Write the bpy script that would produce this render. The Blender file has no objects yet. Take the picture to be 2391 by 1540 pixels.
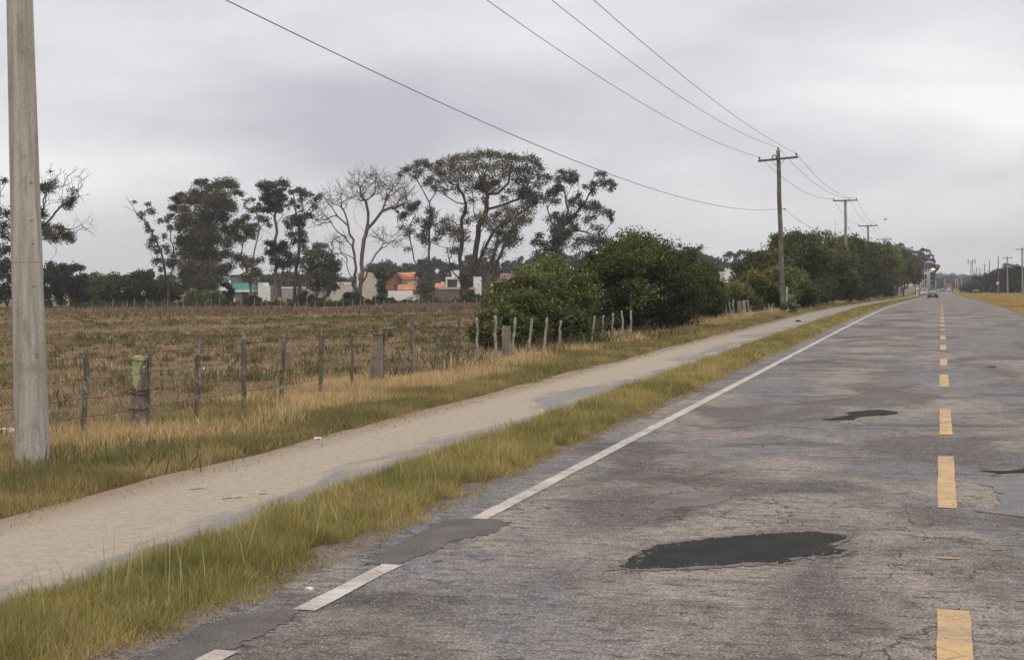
import bpy, bmesh, math, random
import numpy as np
from mathutils import Vector, Matrix
from math import radians as rad, pi, sin, cos

RNG = np.random.default_rng(7)
random.seed(7)
SC = bpy.context.scene
COL = SC.collection

# ------------------------------------------------------------------ camera
FPX, CX, CY = 3319.0, 1195.0, 770.0          # focal length and centre of the 2390-wide photograph
EYE = Vector((0.0, 0.0, 1.9))
ROLL = rad(0.5)
_u, _v = 2197 - CX, -(660 - CY)
_u, _v = _u*cos(-ROLL) - _v*sin(-ROLL), _u*sin(-ROLL) + _v*cos(-ROLL)
PITCH = math.atan(_v / FPX)
YAW = math.atan(_u * cos(PITCH) / FPX)
_f = Vector((-sin(YAW)*cos(PITCH), cos(YAW)*cos(PITCH), -sin(PITCH)))
_r = Vector((cos(YAW), sin(YAW), 0))
_up = _r.cross(_f)
CAMR = Matrix((_r, _up, -_f)).transposed() @ Matrix.Rotation(-ROLL, 3, 'Z')
cam = bpy.data.cameras.new('camera'); camo = bpy.data.objects.new('camera', cam); COL.objects.link(camo)
camo.matrix_world = Matrix.Translation(EYE) @ CAMR.to_4x4()
cam.sensor_width = 36; cam.lens = FPX/2390*36
cam.clip_start = 0.1; cam.clip_end = 12000
SC.camera = camo
FW = CAMR @ Vector((0, 0, -1))
RIGHT = Vector((cos(YAW), sin(YAW), 0)); AWAY = Vector((-sin(YAW), cos(YAW), 0))

# ------------------------------------------------------------------ node helper
class NT:
    def __init__(s, tree): s.t = tree; s.n = tree.nodes; s.l = tree.links
    def new(s, typ, ins=None, **kw):
        n = s.n.new(typ)
        for k, v in kw.items(): setattr(n, k, v)
        if ins:
            for k, v in ins.items(): s.set(n.inputs[k], v)
        return n
    def set(s, sock, v):
        if isinstance(v, bpy.types.NodeSocket): s.l.new(v, sock)
        elif isinstance(v, (tuple, list)) and sock.type == 'RGBA' and len(v) == 3: sock.default_value = (*v, 1)
        else: sock.default_value = v
    def math(s, op, a, b=None, c=None, clamp=False):
        n = s.n.new('ShaderNodeMath'); n.operation = op; n.use_clamp = clamp
        for i, v in enumerate((a, b, c)):
            if v is not None: s.set(n.inputs[i], v)
        return n.outputs[0]
    def mix(s, f, a, b, mode='MIX'):
        n = s.n.new('ShaderNodeMix'); n.data_type = 'RGBA'; n.blend_type = mode
        s.set(n.inputs[0], f); s.set(n.inputs[6], a); s.set(n.inputs[7], b)
        return n.outputs[2]
    def rng(s, v, a, b, c=0.0, d=1.0):
        n = s.n.new('ShaderNodeMapRange'); s.set(n.inputs[0], v)
        for i, q in enumerate((a, b, c, d)): s.set(n.inputs[i+1], q)
        return n.outputs[0]
    def noise(s, vec, scale, detail=3, rough=0.6, dist=0.0):
        n = s.n.new('ShaderNodeTexNoise'); n.inputs['Scale'].default_value = scale
        n.inputs['Detail'].default_value = detail; n.inputs['Roughness'].default_value = rough
        n.inputs['Distortion'].default_value = dist
        if vec is not None: s.l.new(vec, n.inputs['Vector'])
        return n.outputs[0]
    def mapping(s, vec, scale=(1, 1, 1), loc=(0, 0, 0)):
        n = s.n.new('ShaderNodeMapping'); n.inputs['Scale'].default_value = scale; n.inputs['Location'].default_value = loc
        s.l.new(vec, n.inputs['Vector']); return n.outputs[0]
    def vor(s, vec, scale, feature='F1', out='Distance'):
        n = s.n.new('ShaderNodeTexVoronoi'); n.feature = feature; n.inputs['Scale'].default_value = scale
        s.l.new(vec, n.inputs['Vector']); return n.outputs[out]
    def vmath(s, op, a, b=None, sc=None):
        n = s.n.new('ShaderNodeVectorMath'); n.operation = op
        s.set(n.inputs[0], a)
        if b is not None: s.set(n.inputs[1], b)
        if sc is not None: s.set(n.inputs['Scale'], sc)
        return n.outputs[0]

def material(name):
    m = bpy.data.materials.new(name); m.use_nodes = True
    nt = NT(m.node_tree); nt.n.clear()
    out = nt.new('ShaderNodeOutputMaterial')
    b = nt.new('ShaderNodeBsdfPrincipled'); nt.l.new(b.outputs[0], out.inputs[0])
    b.inputs['Specular IOR Level'].default_value = 0.25
    b.inputs['Roughness'].default_value = 0.85
    return m, nt, b, out
def pos(nt): return nt.new('ShaderNodeNewGeometry').outputs['Position']
def objco(nt): return nt.new('ShaderNodeTexCoord').outputs['Object']
def bump(nt, b, h, strength=0.4, dist=0.01):
    n = nt.new('ShaderNodeBump', {'Height': h, 'Strength': strength, 'Distance': dist}); nt.l.new(n.outputs[0], b.inputs['Normal'])

def px_dir(px, py):
    d = CAMR @ Vector(((px-CX)/FPX, -(py-CY)/FPX, -1.0)); return d
# ------------------------------------------------------------------ sky
W = bpy.data.worlds.new("World"); SC.world = W; W.use_nodes = True
nt = NT(W.node_tree); nt.n.clear()
SUN_EL, SUN_AZ = rad(48), rad(150)
wout = nt.new('ShaderNodeOutputWorld'); bg = nt.new('ShaderNodeBackground', {'Strength': 0.1}); nt.l.new(bg.outputs[0], wout.inputs[0])
sky = nt.new('ShaderNodeTexSky', sky_type='NISHITA', sun_disc=False, sun_elevation=SUN_EL, sun_rotation=SUN_AZ)
gen = nt.new('ShaderNodeTexCoord').outputs['Generated']
sep = nt.new('ShaderNodeSeparateXYZ', {0: gen})
az = nt.math('ARCTAN2', sep.outputs[0], sep.outputs[1])
el = nt.math('ARCSINE', sep.outputs[2])
den = nt.math('ADD', nt.math('MAXIMUM', sep.outputs[2], 0.0), 0.2)
cv = nt.new('ShaderNodeCombineXYZ', {0: nt.math('DIVIDE', sep.outputs[0], den), 1: nt.math('DIVIDE', sep.outputs[1], den), 2: 0.0}).outputs[0]
n1 = nt.noise(nt.mapping(cv, (1, 1, 1), (3.1, 1.7, 0)), 0.55, 3, 0.5, 0.35)
n2 = nt.noise(nt.mapping(cv, (1, 1, 1), (8.1, 4.7, 0)), 1.5, 5, 0.55, 0.25)
val = nt.math('ADD', nt.math('MULTIPLY', n1, 0.5), nt.math('MULTIPLY', n2, 0.5))
val = nt.rng(val, 0.36, 0.64, 0.02, 0.66)
for (bx, by, sx, sy, amp) in [(120, 400, 420, 110, .42), (1560, 385, 230, 60, .2), (2080, 190, 420, 130, .36), (2390, 260, 220, 160, .4),
                              (2250, 430, 500, 60, -.12), (1050, 260, 520, 120, -.38), (620, 40, 500, 120, .06), (560, 500, 420, 70, -.12),
                              (1900, 20, 300, 70, -.2), (1500, 180, 300, 90, -.18), (250, 180, 200, 80, .12), (1200, 90, 400, 50, .15)]:
    d = px_dir(bx, by).normalized(); a0 = math.atan2(d.x, d.y); e0 = math.asin(d.z)
    q = nt.math('ADD', nt.math('POWER', nt.math('ABSOLUTE', nt.math('MULTIPLY', nt.math('SUBTRACT', az, a0), FPX/sx)), 2.0),
                nt.math('POWER', nt.math('ABSOLUTE', nt.math('MULTIPLY', nt.math('SUBTRACT', el, e0), FPX/sy)), 2.0))
    val = nt.math('ADD', val, nt.math('MULTIPLY', nt.math('EXPONENT', nt.math('MULTIPLY', q, -1.0)), amp))
hz = nt.rng(el, 0.0, 0.075, 1.0, 0.0)
val = nt.math('ADD', nt.math('MULTIPLY', val, nt.math('SUBTRACT', 1.0, nt.math('MULTIPLY', hz, 0.55))), nt.math('MULTIPLY', hz, 0.3), clamp=True)
cc = nt.mix(val, (5.35, 5.25, 5.8), (10.4, 10.2, 10.25))
cc = nt.mix(nt.rng(el, .27, .6), cc, (6.6, 6.2, 5.85))
zen = nt.rng(el, 0.27, 1.1, 1.0, 2.0)
cc = nt.vmath('SCALE', cc, sc=zen)
gnd = nt.rng(el, -0.05, 0.0, 0.35, 1.0)
cc = nt.vmath('SCALE', cc, sc=gnd)
fin = nt.mix(0.93, sky.outputs[0], cc)
nt.l.new(fin, bg.inputs[0])

sun = bpy.data.lights.new('sun', 'SUN'); sun.energy = 0.9; sun.angle = rad(35); sun.color = (1, .96, .9)
suno = bpy.data.objects.new('sun', sun); COL.objects.link(suno)
sd = Vector((sin(SUN_AZ)*cos(SUN_EL), cos(SUN_AZ)*cos(SUN_EL), sin(SUN_EL)))
suno.rotation_euler = sd.to_track_quat('Z', 'Y').to_euler()
suno.location = (0, 0, 60)
SC.view_settings.view_transform = 'Standard'; SC.view_settings.look = 'None'
SC.view_settings.gamma = 1; SC.view_settings.exposure = 0.08
SC.cycles.volume_bounces = 0; SC.cycles.max_bounces = 6; SC.cycles.transparent_max_bounces = 8
SC.cycles.volume_step_rate = 4

# ------------------------------------------------------------------ terrain functions
_ky = np.array([-400, -20, 0, 84, 150, 260, 380, 492, 640, 780, 1100, 3000, 9000.])
_kz = np.array([-.2, -.06, 0, .25, -.05, -.73, -1.35, -1.8, -1.5, -1.47, -4.2, -7, -9.])
def _herm(xs, ys, x):
    x = np.clip(x, xs[0], xs[-1]); d = np.diff(ys)/np.diff(xs)
    m = np.zeros_like(ys); m[1:-1] = np.where(d[:-1]*d[1:] > 0, 2*d[:-1]*d[1:]/(d[:-1]+d[1:]+1e-12*np.sign(d[1:]+1e-15)), 0); m[0] = d[0]; m[-1] = d[-1]
    i = np.clip(np.searchsorted(xs, x, 'right')-1, 0, len(xs)-2)
    h = xs[i+1]-xs[i]; t = (x-xs[i])/h
    return (2*t**3-3*t**2+1)*ys[i]+(t**3-2*t**2+t)*h*m[i]+(-2*t**3+3*t**2)*ys[i+1]+(t**3-t**2)*h*m[i+1]
def zr(y): return _herm(_ky, _kz, np.asarray(y, float))
_ry = np.array([-400, 0, 84, 150, 265, 430, 600, 1000, 3000, 9000.]); _rz = np.array([-.2, 0, .25, .1, -.35, -1.2, -1.1, -1.9, -6, -8.])
def sst(a, b, x): t = np.clip((x-a)/(b-a), 0, 1); return t*t*(3-2*t)
def wob(x, y): return .5*(np.sin(x*.37+1.3*np.sin(y*.21))*np.cos(y*.29+x*.11)+np.sin(x*.9+y*.7)*.4*np.cos(y*.83-x*.3))
def gz(x, y):
    x = np.asarray(x, float); y = np.asarray(y, float); z = zr(y)
    zrt = _herm(_ry, _rz, y); z = z + (zrt-z)*sst(5, 14, x)
    zl = -.45 + .0*y; w = sst(11, 60, -x)
    z2 = np.where(y > 250, np.maximum(z, -1.4)+0*z, z)
    z = z + (z2-z)*sst(7.6, 12, -x)
    z = z + (zl-z)*w*(1-sst(900, 2000, y))
    z = z + wob(x, y)*.05*sst(11.2, 16, -x) + wob(x, y)*.05*sst(6, 10, x)
    return z
def gz1(x, y): return float(gz(x, y))
def ray_ground(px, py, dz=0.0):
    d = px_dir(px, py); t = 5.0
    lo, hi = 2.0, 3000.0
    s = 2.0; prev = s
    while s < 3000:
        p = EYE + d*s
        if p.z < gz1(p.x, p.y)+dz: lo, hi = prev, s; break
        prev = s; s *= 1.06
    for _ in range(40):
        m = (lo+hi)/2; p = EYE + d*m
        if p.z < gz1(p.x, p.y)+dz: hi = m
        else: lo = m
    return EYE + d*((lo+hi)/2)
def P(px, py, D): return EYE + px_dir(px, py)*D           # point at depth D along the viewing axis
def onX(px, py, X):
    d = px_dir(px, py); return EYE + d*((X-EYE.x)/d.x)

# ------------------------------------------------------------------ object helpers
def tag(o, label=None, cat=None, group=None, kind=None):
    if label: o['label'] = label
    if cat: o['category'] = cat
    if group: o['group'] = group
    if kind: o['kind'] = kind
    return o
def empty(name, loc, label, cat, group=None, rz=0):
    o = bpy.data.objects.new(name, None); COL.objects.link(o); o.location = loc; o.rotation_euler = (0, 0, rz)
    o.empty_display_size = .3
    return tag(o, label, cat, group)
def link(name, me, mat, parent=None, smooth=False, local=False):
    o = bpy.data.objects.new(name, me); COL.objects.link(o)
    for m in (mat if isinstance(mat, (list, tuple)) else [mat]):
        if m: me.materials.append(m)
    if smooth: me.polygons.foreach_set('use_smooth', [True]*len(me.polygons))
    if parent is not None:
        o.parent = parent
        if not local:                                     # geometry given in world space
            M = Matrix.Translation(parent.location) @ parent.rotation_euler.to_matrix().to_4x4()
            o.matrix_parent_inverse = M.inverted()
    return o
def fastmesh(name, V, F, colr=None):
    V = np.asarray(V, np.float32); F = np.asarray(F, np.int32); k = F.shape[1]
    me = bpy.data.meshes.new(name)
    me.vertices.add(len(V)); me.vertices.foreach_set('co', V.ravel())
    me.loops.add(F.size); me.loops.foreach_set('vertex_index', F.ravel())
    me.polygons.add(len(F)); me.polygons.foreach_set('loop_start', np.arange(0, F.size, k, dtype=np.int32))
    try: me.polygons.foreach_set('loop_total', np.full(len(F), k, np.int32))
    except Exception: pass
    if colr is not None:
        a = me.color_attributes.new('Col', 'FLOAT_COLOR', 'POINT')
        c = np.ones((len(V), 4), np.float32); c[:, :3] = colr; a.data.foreach_set('color', c.ravel())
    me.update(); me.validate() if False else None
    return me
def pymesh(name, V, F):
    me = bpy.data.meshes.new(name); me.from_pydata([tuple(v) for v in V], [], F); me.update(); return me

class MB:
    """collects shapes for one mesh"""
    def __init__(s): s.v = []; s.f = []; s.mi = []
    def add(s, V, F, mi=0):
        o = len(s.v); s.v += [tuple(v) for v in V]; s.f += [tuple(i+o for i in f) for f in F]; s.mi += [mi]*len(F)
    def box(s, c, size, R=None, mi=0, taper=1.0):
        x, y, z = [q/2 for q in size]; V = []
        for sx, sy, sz in ((-1,-1,-1),(1,-1,-1),(1,1,-1),(-1,1,-1),(-1,-1,1),(1,-1,1),(1,1,1),(-1,1,1)):
            k = taper if sz > 0 else 1
            p = Vector((sx*x*k, sy*y*k, sz*z)); p = (R @ p) if R else p; V.append(Vector(c)+p)
        s.add(V, [(0,3,2,1),(4,5,6,7),(0,1,5,4),(1,2,6,5),(2,3,7,6),(3,0,4,7)], mi)
    def tube(s, pts, radii, n=8, mi=0, cap=True, flat=None):
        pts = [Vector(p) for p in pts]; rings = []
        if not hasattr(radii, '__len__'): radii = [radii]*len(pts)
        for i, p in enumerate(pts):
            t = (pts[min(i+1, len(pts)-1)]-pts[max(i-1, 0)]).normalized()
            a = Vector((0, 0, 1)) if abs(t.z) < .9 else Vector((1, 0, 0))
            u = t.cross(a).normalized(); w = t.cross(u)
            rings.append([p+(u*cos(2*pi*k/n)+w*sin(2*pi*k/n))*radii[i] for k in range(n)])
        V = [v for r in rings for v in r]; F = []
        for i in range(len(pts)-1):
            for k in range(n): F.append((i*n+k, i*n+(k+1) % n, (i+1)*n+(k+1) % n, (i+1)*n+k))
        if cap: F.append(tuple(range(n))[::-1]); F.append(tuple((len(pts)-1)*n+k for k in range(n)))
        s.add(V, F, mi)
    def prism(s, poly, a, b, mi=0):
        """poly: list of points; extruded from offset a to offset b (vectors)"""
        n = len(poly); V = [Vector(p)+a for p in poly]+[Vector(p)+b for p in poly]
        F = [tuple(range(n))[::-1], tuple(range(n, 2*n))]+[(i, (i+1) % n, n+(i+1) % n, n+i) for i in range(n)]
        s.add(V, F, mi)
    def build(s, name, mat, parent=None, smooth=False, local=False, bev=0):
        me = pymesh(name, s.v, s.f); me.polygons.foreach_set('material_index', s.mi)
        bm = bmesh.new(); bm.from_mesh(me); bmesh.ops.recalc_face_normals(bm, faces=bm.faces)
        if bev: bmesh.ops.bevel(bm, geom=bm.edges[:], offset=bev, segments=2, affect='EDGES', profile=.5)
        bm.to_mesh(me); bm.free()
        return link(name, me, mat, parent, smooth, local)
def copy_thing(o, loc, rz=None, sc=None, label=None):
    c = o.copy(); COL.objects.link(c); c.location = loc
    if rz is not None: c.rotation_euler = (0, 0, rz)
    if sc is not None: c.scale = (sc if hasattr(sc, '__len__') else (sc,)*3)
    for ch in list(o.children):
        d = ch.copy(); COL.objects.link(d); d.parent = c
        for g in list(ch.children):
            e = g.copy(); COL.objects.link(e); e.parent = d
    if label: c['label'] = label
    return c

# ------------------------------------------------------------------ materials
def m_plain(name, c, rough=.8, var=.12, scale=6.0, metal=0, spec=.25, c2=None):
    m, nt, b, _ = material(name); v = objco(nt)
    n = nt.noise(v, scale, 4, .65)
    c2 = c2 or tuple(q*(1-2*var) for q in c)
    nt.l.new(nt.mix(nt.rng(n, .35, .65), c2, tuple(q*(1+var) for q in c)), b.inputs[0])
    b.inputs['Roughness'].default_value = rough; b.inputs['Metallic'].default_value = metal; b.inputs['Specular IOR Level'].default_value = spec
    return m
def m_leaf(name, trans=.25, rough=.6):
    m, nt, b, out = material(name)
    at = nt.new('ShaderNodeVertexColor', layer_name='Col')
    nt.l.new(at.outputs[0], b.inputs[0]); b.inputs['Roughness'].default_value = rough; b.inputs['Specular IOR Level'].default_value = .2
    tr = nt.new('ShaderNodeBsdfTranslucent'); nt.l.new(at.outputs[0], tr.inputs[0])
    mx = nt.new('ShaderNodeMixShader', {0: trans}); nt.l.new(b.outputs[0], mx.inputs[1]); nt.l.new(tr.outputs[0], mx.inputs[2]); nt.l.new(mx.outputs[0], out.inputs[0])
    return m
M_LEAF = m_leaf('leaf'); M_GRASS = m_leaf('grass_blade', .3, .7)
def m_bark(name, c1, c2, sc=2.0):
    m, nt, b, _ = material(name); v = pos(nt)
    n = nt.noise(nt.mapping(v, (1, 1, .25)), sc, 5, .7)
    nt.l.new(nt.mix(nt.rng(n, .35, .65), c1, c2), b.inputs[0]); bump(nt, b, n, .6, .05); return m
M_BARK = m_bark('bark_brown', (.05, .037, .028), (.115, .088, .068))
M_BARKP = m_bark('bark_pale', (.10, .075, .058), (.27, .215, .175), 1.2)
M_BARKG = m_bark('bark_bare', (.085, .06, .045), (.19, .15, .12), 1.5)

# asphalt
def m_asphalt():
    m, nt, b, _ = material('weathered_asphalt'); v = pos(nt)
    vf = nt.mapping(v, (1, 1, 0))
    big = nt.noise(nt.mapping(v, (.55, .35, 0)), 1.0, 4, .6, .6)
    big2 = nt.noise(nt.mapping(v, (.35, .22, 0), (11, 5, 0)), 1.0, 3, .55, .8)
    blot = nt.noise(nt.mapping(v, (1.2, .8, 0), (3, 8, 0)), 1.3, 5, .65, .4)
    fine = nt.noise(vf, 55, 3, .75)
    fine2 = nt.noise(vf, 16, 4, .7)
    c = nt.mix(nt.rng(big, .43, .57), (.132, .114, .108), (.285, .245, .216))
    c = nt.mix(nt.math('MULTIPLY', nt.rng(big2, .50, .56), .85), c, (.182, .178, .19))   # smooth bluish reseals
    c = nt.mix(nt.math('MULTIPLY', nt.rng(blot, .56, .72), .6), c, (.10, .086, .08))
    c = nt.mix(nt.math('MULTIPLY', nt.rng(blot, .42, .30), .4), c, (.33, .285, .25))
    tv = nt.noise(nt.mapping(v, (.5, 1.5, 0), (2, 9, 0)), .75, 4, .62, .5)
    c = nt.mix(nt.math('MULTIPLY', nt.rng(tv, .54, .64), .7), c, (.075, .066, .062))
    pit = nt.noise(nt.mapping(v, (1.6, 4.2, 0), (5, 2, 0)), 2.6, 5, .7, .3)
    c = nt.mix(nt.math('MULTIPLY', nt.rng(pit, .54, .63), .75), c, (.06, .05, .045))
    # tyre tracks: the wheel paths are polished and darker
    sx = nt.new('ShaderNodeSeparateXYZ', {0: v}).outputs[0]
    tr = nt.math('ABSOLUTE', nt.math('SINE', nt.math('MULTIPLY', nt.math('ADD', sx, 0.05), pi/1.75)))
    c = nt.mix(nt.math('MULTIPLY', nt.rng(tr, .55, 1.0), .16), c, (.13, .125, .13))
    mid = nt.noise(nt.mapping(v, (1, 1.5, 0), (4, 4, 0)), 6.5, 6, .8, .2)
    k = nt.math('ADD', nt.math('ADD', nt.rng(fine, .38, .62, .45, 1.55), nt.rng(fine2, .36, .64, -.22, .22)), nt.rng(mid, .36, .64, -.24, .24))
    c = nt.vmath('SCALE', c, sc=k)
    st = nt.vor(vf, 34); c = nt.mix(nt.math('MULTIPLY', nt.rng(st, .24, .14), .7), c, (.56, .53, .48))
    st2 = nt.vor(nt.mapping(v, (1, 1, 0), (3, 3, 0)), 24); c = nt.mix(nt.math('MULTIPLY', nt.rng(st2, .17, .09), .6), c, (.05, .042, .038))
    # cracks
    w = nt.vmath('ADD', nt.mapping(v, (1, .75, 0)), nt.vmath('SCALE', nt.new('ShaderNodeTexNoise', {'Vector': v, 'Scale': 1.7, 'Detail': 4}).outputs[1], sc=.9))
    cr = nt.vor(w, .8, 'DISTANCE_TO_EDGE'); cr2 = nt.vor(w, 3.3, 'DISTANCE_TO_EDGE')
    msk = nt.rng(nt.noise(nt.mapping(v, (1, .7, 0), (7, 1, 0)), .5, 3, .6), .46, .56)
    cm = nt.math('MULTIPLY', nt.rng(cr, .007, .002), nt.math('MULTIPLY', msk, nt.rng(pit, .42, .55)))
    cm2 = nt.math('MULTIPLY', nt.rng(cr2, .022, .005), nt.math('MULTIPLY', msk, nt.rng(pit, .45, .6, 0, .6)))
    cm = nt.math('MAXIMUM', cm, cm2)
    c = nt.mix(nt.math('MULTIPLY', cm, .8), c, (.045, .038, .033))
    nt.l.new(c, b.inputs[0]); b.inputs['Roughness'].default_value = .82; b.inputs['Specular IOR Level'].default_value = .35
    h = nt.math('SUBTRACT', nt.math('ADD', fine, nt.math('MULTIPLY', blot, 1.2)), nt.math('MULTIPLY', cm, 2.0))
    bump(nt, b, h, .8, .02)
    return m
M_ASPH = m_asphalt()
def m_patch(name, c, rough=.7):
    m, nt, b, _ = material(name); v = nt.mapping(pos(nt), (1, 1, 0))
    f = nt.noise(v, 60, 2, .7); g = nt.noise(v, 3, 4, .6)
    cc = nt.vmath('SCALE', nt.mix(nt.rng(g, .3, .7), tuple(q*.8 for q in c), tuple(q*1.25 for q in c)), sc=nt.rng(f, .3, .7, .5, 1.5))
    nt.l.new(cc, b.inputs[0]); b.inputs['Roughness'].default_value = rough; bump(nt, b, f, .7, .012); b.inputs['Specular IOR Level'].default_value = .12; return m
M_TAR = m_patch('fresh_tar', (.036, .034, .035), .95); M_PATCHG = m_patch('old_patch', (.125, .115, .113), .85); M_FADE = m_patch('faded_patch', (.165, .152, .147), .85); M_PATCHL = m_patch('blue_grey_patch', (.185, .182, .19))
def m_paint(name, c, wear=.5):
    m, nt, b, _ = material(name); v = nt.mapping(pos(nt), (1, 1, 0))
    f = nt.noise(v, 45, 3, .75); g = nt.noise(v, 2.2, 4, .65)
    k = nt.rng(nt.math('ADD', f, nt.math('MULTIPLY', g, .9)), .98-.1*wear, 1.16, 0.0, .85)
    cc = nt.mix(k, c, (.27, .225, .19))
    cc = nt.mix(nt.math('MULTIPLY', nt.rng(nt.vor(nt.mapping(pos(nt), (1.5, 4, 0)), 2.2, 'DISTANCE_TO_EDGE'), .03, .005), .5), cc, (.10, .08, .07))
    nt.l.new(cc, b.inputs[0]); return m
M_WHITE = m_paint('white_paint', (.58, .545, .51), 2.0); M_YEL = m_paint('yellow_paint', (.60, .40, .20), 1.6)

def m_ground():
    m, nt, b, _ = material('grassland_ground'); v = pos(nt)
    s = nt.new('ShaderNodeSeparateXYZ', {0: v}); x, y = s.outputs[0], s.outputs[1]
    a = nt.noise(v, .16, 4, .6, .5); bb = nt.noise(v, .8, 5, .65); f = nt.noise(v, 12, 4, .75); g2 = nt.noise(nt.mapping(v, (1, 1, 1), (40, 3, 0)), .045, 3, .6)
    field = nt.mix(nt.rng(bb, .3, .7), (.14, .108, .068), (.225, .172, .118))
    field = nt.mix(nt.math('MULTIPLY', nt.rng(a, .50, .66), .7), field, (.125, .108, .055))
    field = nt.mix(nt.math('MULTIPLY', nt.rng(g2, .5, .62), .5), field, (.13, .112, .06))
    field = nt.mix(nt.math('MULTIPLY', nt.rng(nt.noise(nt.mapping(v, (1, 1, 1), (9, 9, 0)), .45, 3, .6), .66, .72), .7), field, (.33, .23, .15))
    verge = nt.mix(nt.rng(bb, .4, .6), (.085, .065, .03), (.15, .105, .055))
    ry = nt.mix(nt.rng(bb, .35, .65), (.19, .145, .065), (.28, .215, .105))
    ry = nt.mix(nt.math('MULTIPLY', nt.rng(a, .55, .65), .5), ry, (.20, .13, .07))
    xx = nt.math('ADD', x, nt.math('MULTIPLY', nt.math('SUBTRACT', bb, .5), 2.0))
    c = nt.mix(nt.rng(xx, -10.6, -9.6), field, verge)
    c = nt.mix(nt.rng(xx, 2, 4), c, ry)
    c = nt.vmath('SCALE', c, sc=nt.rng(f, .28, .72, .65, 1.4))
    nt.l.new(c, b.inputs[0]); bump(nt, b, f, .5, .02)
    b.inputs['Specular IOR Level'].default_value = .05; b.inputs['Roughness'].default_value = .95
    return m
M_GROUND = m_ground()
def m_path():
    m, nt, b, _ = material('sandy_path'); v = pos(nt)
    s = nt.new('ShaderNodeSeparateXYZ', {0: v}); x, y = s.outputs[0], s.outputs[1]
    big = nt.noise(nt.mapping(v, (1.0, .3, 0)), .9, 4, .6, .4); f = nt.noise(nt.mapping(v, (1, 1, 0)), 60, 2, .7); f2 = nt.noise(nt.mapping(v, (1, 1, 0)), 9, 5, .7)
    sand = nt.mix(nt.rng(f2, .3, .7), (.33, .28, .225), (.45, .385, .315))
    grey = nt.mix(nt.rng(f2, .3, .7), (.215, .20, .195), (.30, .28, .27))
    e = nt.math('ADD', nt.math('MULTIPLY', nt.math('SUBTRACT', big, .5), 4.6), nt.math('ADD', x, 5.85))      # bare asphalt shows along the road side
    c = nt.mix(nt.rng(e, -.15, .25), sand, grey)
    c = nt.mix(nt.rng(y, 34, 80, 0, .75), c, (.27, .25, .235))
    br = nt.math('ADD', nt.math('MULTIPLY', nt.math('SUBTRACT', f2, .5), .9), nt.math('MULTIPLY', nt.math('ADD', x, 6.98), -1.0))
    c = nt.mix(nt.math('MULTIPLY', nt.rng(br, -.2, .35), .8), c, (.25, .185, .13))
    c = nt.mix(nt.math('MULTIPLY', nt.rng(nt.vor(nt.mapping(v, (1, 1, 0)), 11), .12, .07), .6), c, (.12, .09, .07))
    c = nt.vmath('SCALE', c, sc=nt.rng(f, .3, .7, .72, 1.2))
    nt.l.new(c, b.inputs[0]); bump(nt, b, nt.math('ADD', f, f2), .4, .01); b.inputs['Roughness'].default_value = .92
    b.inputs['Specular IOR Level'].default_value = .1
    return m
M_PATH = m_path()
M_SHOULDER = m_patch('gravel_shoulder', (.185, .155, .13), .9)

# ------------------------------------------------------------------ ground, road, path
def arr(*seg):
    out = []
    for a, b, s in seg: out += list(np.arange(a, b, s))
    return np.array(out)
YS = arr((-60, 0, 4), (0, 120, 1.0), (120, 400, 4), (400, 900, 12), (900, 2201, 65))
XS = np.concatenate([-arr((60, 200, 8), (200, 1601, 50))[::-1], -arr((12, 60, 1.2))[::-1], [-11.2, -10.4, -7.3, -5.2, -4.0], [4.0, 5, 6, 8, 10, 12, 14, 17, 20, 25, 30, 40, 60], arr((80, 1601, 60))])
def grid(name, xs, ys, zf, mat, **kw):
    X, Y = np.meshgrid(xs, ys); Z = zf(X, Y)
    V = np.stack([X, Y, Z], -1).reshape(-1, 3); nx, ny = len(xs), len(ys)
    i = (np.arange(ny-1)[:, None]*nx+np.arange(nx-1)[None]).ravel()
    F = np.stack([i, i+1, i+nx+1, i+nx], -1)
    me = fastmesh(name, V, F); return tag(link(name, me, mat, smooth=True), **kw)
grid('ground', XS, YS, gz, M_GROUND, kind='structure')
YR = YS[(YS > -30) & (YS < 1600)]
def jitter(y, a, s): 
    r = np.random.default_rng(s); k = np.interp(y, np.arange(-40, 1700, .7), np.convolve(r.normal(0, 1, len(np.arange(-40, 1700, .7))), [.3, .4, .3], 'same')); return a*k
YF = arr((-30, 60, .5), (60, 120, 1)); YF = np.concatenate([YF, YR[YR >= 120]])
def strip(name, xl, xr_, ys, off, mat, n=6, **kw):
    V = []; F = []
    for j, y in enumerate(ys):
        a, b_ = xl(y), xr_(y)
        for i in range(n+1): x = a+(b_-a)*i/n; V.append((x, y, float(gz_lin(x, y))+off))
    for j in range(len(ys)-1):
        for i in range(n): k = j*(n+1)+i; F.append((k, k+1, k+n+2, k+n+1))
    me = fastmesh(name, V, F); return tag(link(name, me, mat, smooth=True), **kw)
_zy = zr(YS)
def gz_lin(x, y):     # height of the ground mesh itself between its rows, so thin sheets never cross it
    zl = np.interp(y, YS, _zy)
    if -7.5 < x < 4.9: return zl
    return gz(x, y)
JL = lambda y: float(jitter(y, .07, 1)); JR = lambda y: float(jitter(y, .09, 2))
strip('gravel_shoulder', lambda y: -4.35+JR(y), lambda y: -3.4, YF, .004, M_SHOULDER, 3, kind='structure')
strip('gravel_shoulder', lambda y: 3.3, lambda y: 4.1+JL(y)*1.5, YF, .004, M_SHOULDER, 3, kind='structure')
strip('road', lambda y: -3.95+JL(y), lambda y: 3.82+JR(y), YF, .012, M_ASPH, 8, kind='structure')
strip('path', lambda y: -7.36+JR(y)*1.2, lambda y: -5.0+JL(y), YF[YF < 640], .008, M_PATH, 4, kind='structure')

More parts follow.
